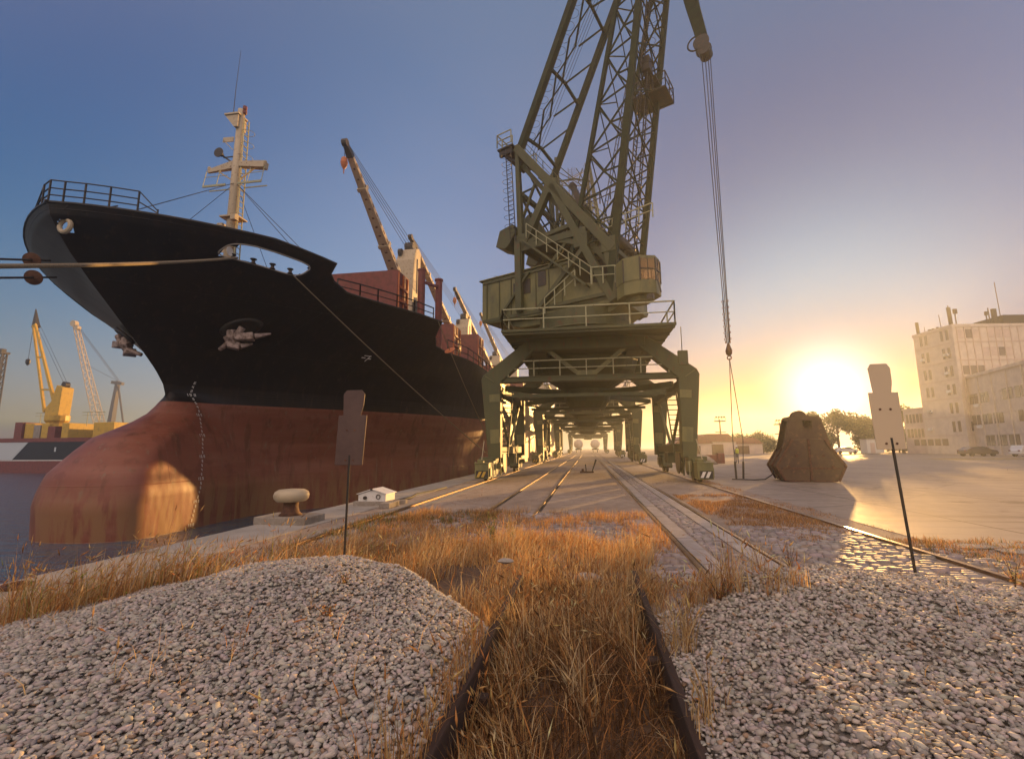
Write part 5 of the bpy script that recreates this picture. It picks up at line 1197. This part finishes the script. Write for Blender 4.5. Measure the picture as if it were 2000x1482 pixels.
# ---------------------------------------------------------------- trees
def tree(loc,h,r,label,seed,n=5200,pal=((.07,.09,.03),(.11,.12,.035),(.05,.06,.025)),group=None,leaf=.30,low=.25):
    rr=np.random.default_rng(seed);t=empty('broadleaf_tree',loc,label,'tree',group)
    m=MB();m.tube([(0,0,-.1),(.1,.05,h*.3),(0,.1,h*.6),(.05,0,h*.85)],h*.03,8,r2=h*.008)
    cl=[]
    for i in range(15):
        a_=rr.uniform(0,6.28);q=rr.uniform(.15,1)**.6;zz=rr.uniform(low,.9);rad=r*q*(1-.55*abs(zz-.5)*1.2)
        c=np.array([math.cos(a_)*rad,math.sin(a_)*rad,h*zz]);cl.append((c,rr.uniform(.22,.42)*r));m.tube([(0,0,h*min(zz*.7,.55)),tuple(c*np.array([.5,.5,.95])),tuple(c)],h*.012,5,r2=h*.003)
    cl.append((np.array([0,0,h*.82]),.35*r))
    m.build('trunk',M['bark'],t)
    P=[]
    for c,s in cl:
        k=int(n/len(cl));d=rr.normal(0,1,(k,3));d/=np.linalg.norm(d,axis=1)[:,None];P.append(c+d*s*(rr.random((k,1))**.45)*np.array([1.15,1.15,.85])*rr.uniform(.8,1.25,(k,1)))
    P=np.concatenate(P);P=P[P[:,2]>h*low*.5];k=len(P);A=rr.normal(0,1,(k,3));A/=np.linalg.norm(A,axis=1)[:,None];B=np.cross(A,rr.normal(0,1,(k,3)));B/=np.linalg.norm(B,axis=1)[:,None];s=rr.uniform(.5,1.2,(k,1))*leaf
    V=np.stack([P-A*s,P-B*s*.5,P+A*s,P+B*s*.5],1).reshape(-1,3);c=np.array(pal)[rr.integers(0,len(pal),k)]*rr.uniform(.7,1.3,(k,1))
    np_mesh('crown',V,[np.arange(k*4).reshape(-1,4)],M['leaf'],np.repeat(c,4,0),parent=t);return t
tree((46.5,112,0),9.2,4.2,'bushy tree directly under the setting sun, behind the grab',21)
tree((53.3,112,0),9.3,4.6,'broad tree right of the sun, behind the white cabin',22)
tree((59.5,114,0),8.0,4.0,'lower tree between the sun and the office block',23)
tree((68.0,116,0),11.3,4.6,'tallest dark tree beside the office block',24)
gl='trees of the low line beyond the apron'
base=tree((0,0,0),4.6,3.4,'x',31,3000,group=gl,leaf=.25,low=.12)
spots=[(28.5,122,.8),(33,128,.95),(37.5,124,1.0),(41.5,122,1.05),(45,130,.9),(64.5,122,1.2),(73,126,1.3)]
names=['low round tree at the left end of the tree line, by the sheds','low tree just left of the second light mast','round tree behind the second light mast','low tree between the second light mast and the grab','low tree behind the tree under the sun','tree in the gap left of the tallest tree','tree half hidden by the office block']
for i,((x,y,s),nm) in enumerate(zip(spots,names)):
    o=base if i==0 else copy_tree(base);o.location=(x,y,0);o.scale=(s*1.1,s,s);o.rotation_euler=(0,0,i*1.3);o['label']=nm
hd=[];
# sheds, masts
for x,y,wd,hh,lb in ((20.2,96,6.5,3.7,'hazy low shed with a pitched roof nearest the crane leg'),(26.5,104,7.5,4.3,'hazy low shed with a pitched roof, second from the crane leg'),(34,112,8,3.6,'hazy low shed with a flat pitched roof left of the tree line')):
    t=empty('warehouse_shed',(x,y,0),lb,'shed','low sheds beyond the apron');m=MB();m.box(-wd/2,wd/2,0,10,0,hh*.62);m.build('wall',M['facade2'],t)
    m=MB();m.prism([(-wd/2-.3,hh*.62),(-wd*.28,hh),(wd*.3,hh),(wd/2+.3,hh*.62)],-.2,10.2);m.build('roof',M['redpaint'],t)
    m=MB();m.box(-1.2,1.2,-.04,0,0,hh*.5);m.build('door',M['rust'],t)
def mast(loc,h,lb):
    t=empty('light_mast',loc,lb,'light mast','floodlight masts beyond the apron');m=MB();m.tube([(0,0,0),(0,0,h)],.22,8,r2=.12);m.build('mast_pole',M['dark'],t)
    m=MB();m.box(-1.1,1.1,-.5,.5,h-.5,h-.3);m.box(-1.0,1.0,-.5,.5,h*.62,h*.62+.15);m.railing([(-1.1,-.5,h-.3),(1.1,-.5,h-.3)],.7,.8);m.build('mast_platform',M['dark'],t)
    m=MB()
    for k in range(4): m.box(-1.0+k*.55,-.65+k*.55,-.62,-.5,h+.3,h+.65)
    m.build('floodlight',M['dark'],t)
mast((28.9,110,0),7.6,'floodlight mast standing clear against the sky above the sheds');mast((41.9,112,0),6.8,'shorter floodlight mast between the crane ropes and the grab');mast((24.6,130,0),5.2,'small thin mast right of the crane leg above the sheds')
# tank wagons at the end of the quay
for x,lb in ((-3.2,'left of two round tank wagons at the far end of the tracks'),(2.6,'right of two round tank wagons at the far end of the tracks')):
    t=empty('tank_wagon',(x,172,0),lb,'wagon','tank wagons at the end of the quay');m=MB();m.lathe([(1.2,-5),(1.6,-4.5),(1.6,4.5),(1.2,5)],(0,0,2.9),20,'y');m.build('tank',M['facade'],t,smooth=True)
    m=MB();m.box(-1.2,1.2,-5.2,5.2,.9,1.3);m.build('wagon_frame',M['dark'],t)
    m=MB()
    for yy in (-4,-2.8,2.8,4):
        for xx in (-.75,.75): m.lathe([(.45,-.07),(.45,.07)],(xx,yy,.45),12,'x')
    m.build('wheelset',M['dark'],t)
# ---------------------------------------------------------------- second ship across the basin
s2=empty('far_cargo_ship',(-85,64,-1.8),'distant ship with red and black hull and white diagonal bands behind the bulbous bow','ship')
def s2b(mb,n_,mt,par=None,**k):
    off=Vector((-85,64,-1.8));mb.v=[tuple(Vector(v)-off) for v in mb.v];return mb.build(n_,mt,par or s2,**k)
m=MB();m.box(-150,-48,64,78,-5,.15);s2b(m,'boot_topping',M['redpaint'])
m=MB();m.box(-150,-48,63.99,78,.15,.30);s2b(m,'waterline_stripe',M['white'])
m=MB();m.box(-150,-48,64.0,78,.30,3.15);s2b(m,'topsides',mat('far_hull_black',(.02,.02,.022),.4))
m=MB();m.prism([(-99.5,.32),(-92.6,.32),(-89.8,3.13),(-96.5,3.13)],63.95,63.98);m.prism([(-112,.32),(-104,.32),(-101,3.13),(-109,3.13)],63.95,63.98);m.box(-84.6,-84.3,63.95,63.98,1.6,2.3);s2b(m,'diagonal_band',mat('far_hull_white',(.55,.60,.62),.5))
m=MB();m.box(-150,-48,63.9,64.1,3.15,3.8);s2b(m,'bulwark',M['redpaint'])
m=MB();m.box(-98.8,-97.2,68,78,3.2,6.7);m.box(-91.8,-90.3,68,80,3.2,5.9);s2b(m,'deckhouse_red',M['redpaint'])
for x0,x1 in ((-97.1,-95.2),(-93.6,-92.),(-89.4,-88.0),(-83,-79)):
    m=MB();m.box(x0,x1,68.3,84,3.2,6.5);s2b(m,'hatch_cover',M['yellow'],bevel=.1)
m=MB();m.box(-95.0,-93.7,68.2,68.4,3.3,6.2);s2b(m,'grey_panel',M['concrete'])
dc=empty('deck_crane',Vector((-80.5,70,3.2))-Vector((-85,64,-1.8)));dc.parent=s2
def dcb(mb,n_,mt,**k): mb.v=[tuple(Vector(v)-Vector((-80.5,70,3.2))) for v in mb.v];return mb.build(n_,mt,dc,**k)
m=MB();m.lathe([(1.5,3.2),(1.4,6.2),(1.7,6.6),(1.7,7.4)],(-80.5,70,0),14);dcb(m,'pedestal',M['yellow'])
m=MB();m.prism([(-82.,7.4),(-79.2,7.4),(-79.0,11.8),(-80.2,12.2),(-81.0,9.6),(-82,8.6)],69,71);dcb(m,'crane_house',M['yellow'],bevel=.05)
m=MB()
m.bar((-79.9,69.4,7.8),(-87.3,69.4,22.5),.45,.5,.3)
m.bar((-82.6,70.2,10.0),(-86.2,70.2,21.),.2) if False else None
m.bar((-82.6,69.4,8.0),(-87.7,69.4,22.3),.36,.4,.28)
for t in (.25,.62): 
    p_=Vector((-79.9,69.4,7.8)).lerp(Vector((-87.3,69.4,22.5)),t);q_=Vector((-82.6,69.4,8.0)).lerp(Vector((-87.7,69.4,22.3)),t);m.bar(p_,q_,.25)
dcb(m,'crane_jib',M['yellow'])
m=MB();m.bar((-87.6,69.8,22.),(-88.2,69.8,25.2),.9,.9,.1);m.tube([(-88.2,69.8,22.5),(-88.3,69.8,16.8)],.04,4);m.lathe([(.1,-.9),(.35,-.5),(.35,0),(.1,.2)],(-88.3,69.8,16.6),8);m.lathe([(.5,-.4),(.5,.4)],(-79.6,70,12.3),10,'y')
for s in (-.3,.3): m.tube([(-79.6,70+s,12.4),(-87.4,69.9+s,22.6)],.03,4)
dcb(m,'jib_head_and_wires',M['dark'])
dc.location.x-=12.3;dc.scale=(1,1,1.12)
m=MB()
for x in (-96.4,-86.5,-84.0): m.bar((x,70,6),(x,70,8.4),.08);m.bar((x-1.1,70,8.4),(x+1.1,70,8.4),.1);m.bar((x-1.1,70,7.9),(x+1.1,70,7.9),.06)
s2b(m,'ventilator_rails',M['rail_paint'])
# lattice harbour crane on the far pier, and a dark tower at the left edge
def lattice(m,P,Q,w0,w1,n,th):
    P=Vector(P);Q=Vector(Q);d=(Q-P).normalized();a_=d.cross(Vector((0,1,0))).normalized();b2=Vector((0,1,0));prev=None
    for i in range(n+1):
        t=i/n;w=(w0+(w1-w0)*t)/2;c=P.lerp(Q,t);R=[c+a_*w+b2*w,c-a_*w+b2*w,c-a_*w-b2*w,c+a_*w-b2*w]
        for k in range(4): m.bar(R[k],R[(k+1)%4],th*.6)
        if prev:
            for k in range(4): m.bar(prev[k],R[k],th);m.bar(prev[k],R[(k+1)%4],th*.6)
        prev=R
fc=empty('harbour_crane',(-250,212,.3),'thin grey lattice crane leaning left behind the distant ship','harbour crane')
m=MB();lattice(m,(-3,0,13),(-27,0,70),3.4,1.6,13,.32);m.build('lattice_jib',M['cream'],fc)
m=MB();m.lathe([(1.8,-1),(1.8,1)],(-28,0,71),12,'y');m.lathe([(1.2,-1),(1.2,1)],(-25.5,0,68.5),12,'y');m.build('jib_sheaves',M['cream'],fc)
m=MB();m.bar((2,0,0),(4.5,0,38),3.,3.,1.6);m.bar((4.5,0,37),(11,0,14),.6);m.bar((11,0,14),(10,0,4),.6);m.bar((4,0,16),(11,0,15),.5);m.box(-3,7,-2,2,3,12);m.bar((1,0,37.5),(7.5,0,36.5),1.6);m.build('crane_tower',M['dark'],fc)
m=MB()
for k in (-.4,.4,1.): m.tube([(4.5,k,38),(-27.5,k,71)],.09,4)
m.tube([(4.5,0,38),(-18,0,48)],.08,4);m.build('crane_wires',M['wire'],fc)
ft=empty('harbour_tower',(-145.3,95,.0),'dark lattice tower cut off by the left edge of the picture','harbour crane')
m=MB();lattice(m,(0,0,0),(0.4,0,26),1.3,1.1,16,.22);m.box(-1.,1.2,-1,1,26,26.5);m.box(-.5,.6,-.5,.5,26.5,27.3);m.build('lattice_tower',M['dark'],ft)
# gulls
def gull(p,s,rz,lb):
    t=empty('gull',p,lb,'bird','gulls in flight',rz=rz);m=MB()
    pr_=[(-.55,-.28),(-.35,.02),(-.12,.10),(0,.05),(.12,.10),(.38,.0),(.6,-.32)]
    for a_,b2 in zip(pr_,pr_[1:]): m.bar((a_[0]*s,0,a_[1]*s),(b2[0]*s,0,b2[1]*s),.10*s,.02*s,upv=(0,0,1))
    m.lathe([(.01,-.22*s),(.05*s,-.1*s),(.06*s,.05*s),(.03*s,.2*s),(.01,.28*s)],(0,0,.04*s),8,'y');m.build('body',M['dark'],t,smooth=True)
gull((-6.9,36,15.4),.6,.5,'gull flying left of the crane machinery house')
# ---------------------------------------------------------------- haze
hz=bpy.data.materials.new('haze');hz.use_nodes=True;t=hz.node_tree
for n_ in list(t.nodes):
    if n_.type=='BSDF_PRINCIPLED': t.nodes.remove(n_)
pv=t.nodes.new('ShaderNodeVolumePrincipled');pv.inputs['Density'].default_value=.0011;pv.inputs['Anisotropy'].default_value=.58;pv.inputs['Color'].default_value=(.84,.92,.98,1)
t.links.new(pv.outputs[0],t.nodes['Material Output'].inputs['Volume'])
h_=MB().box(-705,705,-66,705,-9,44).build('haze',hz);h_['kind']='stuff'
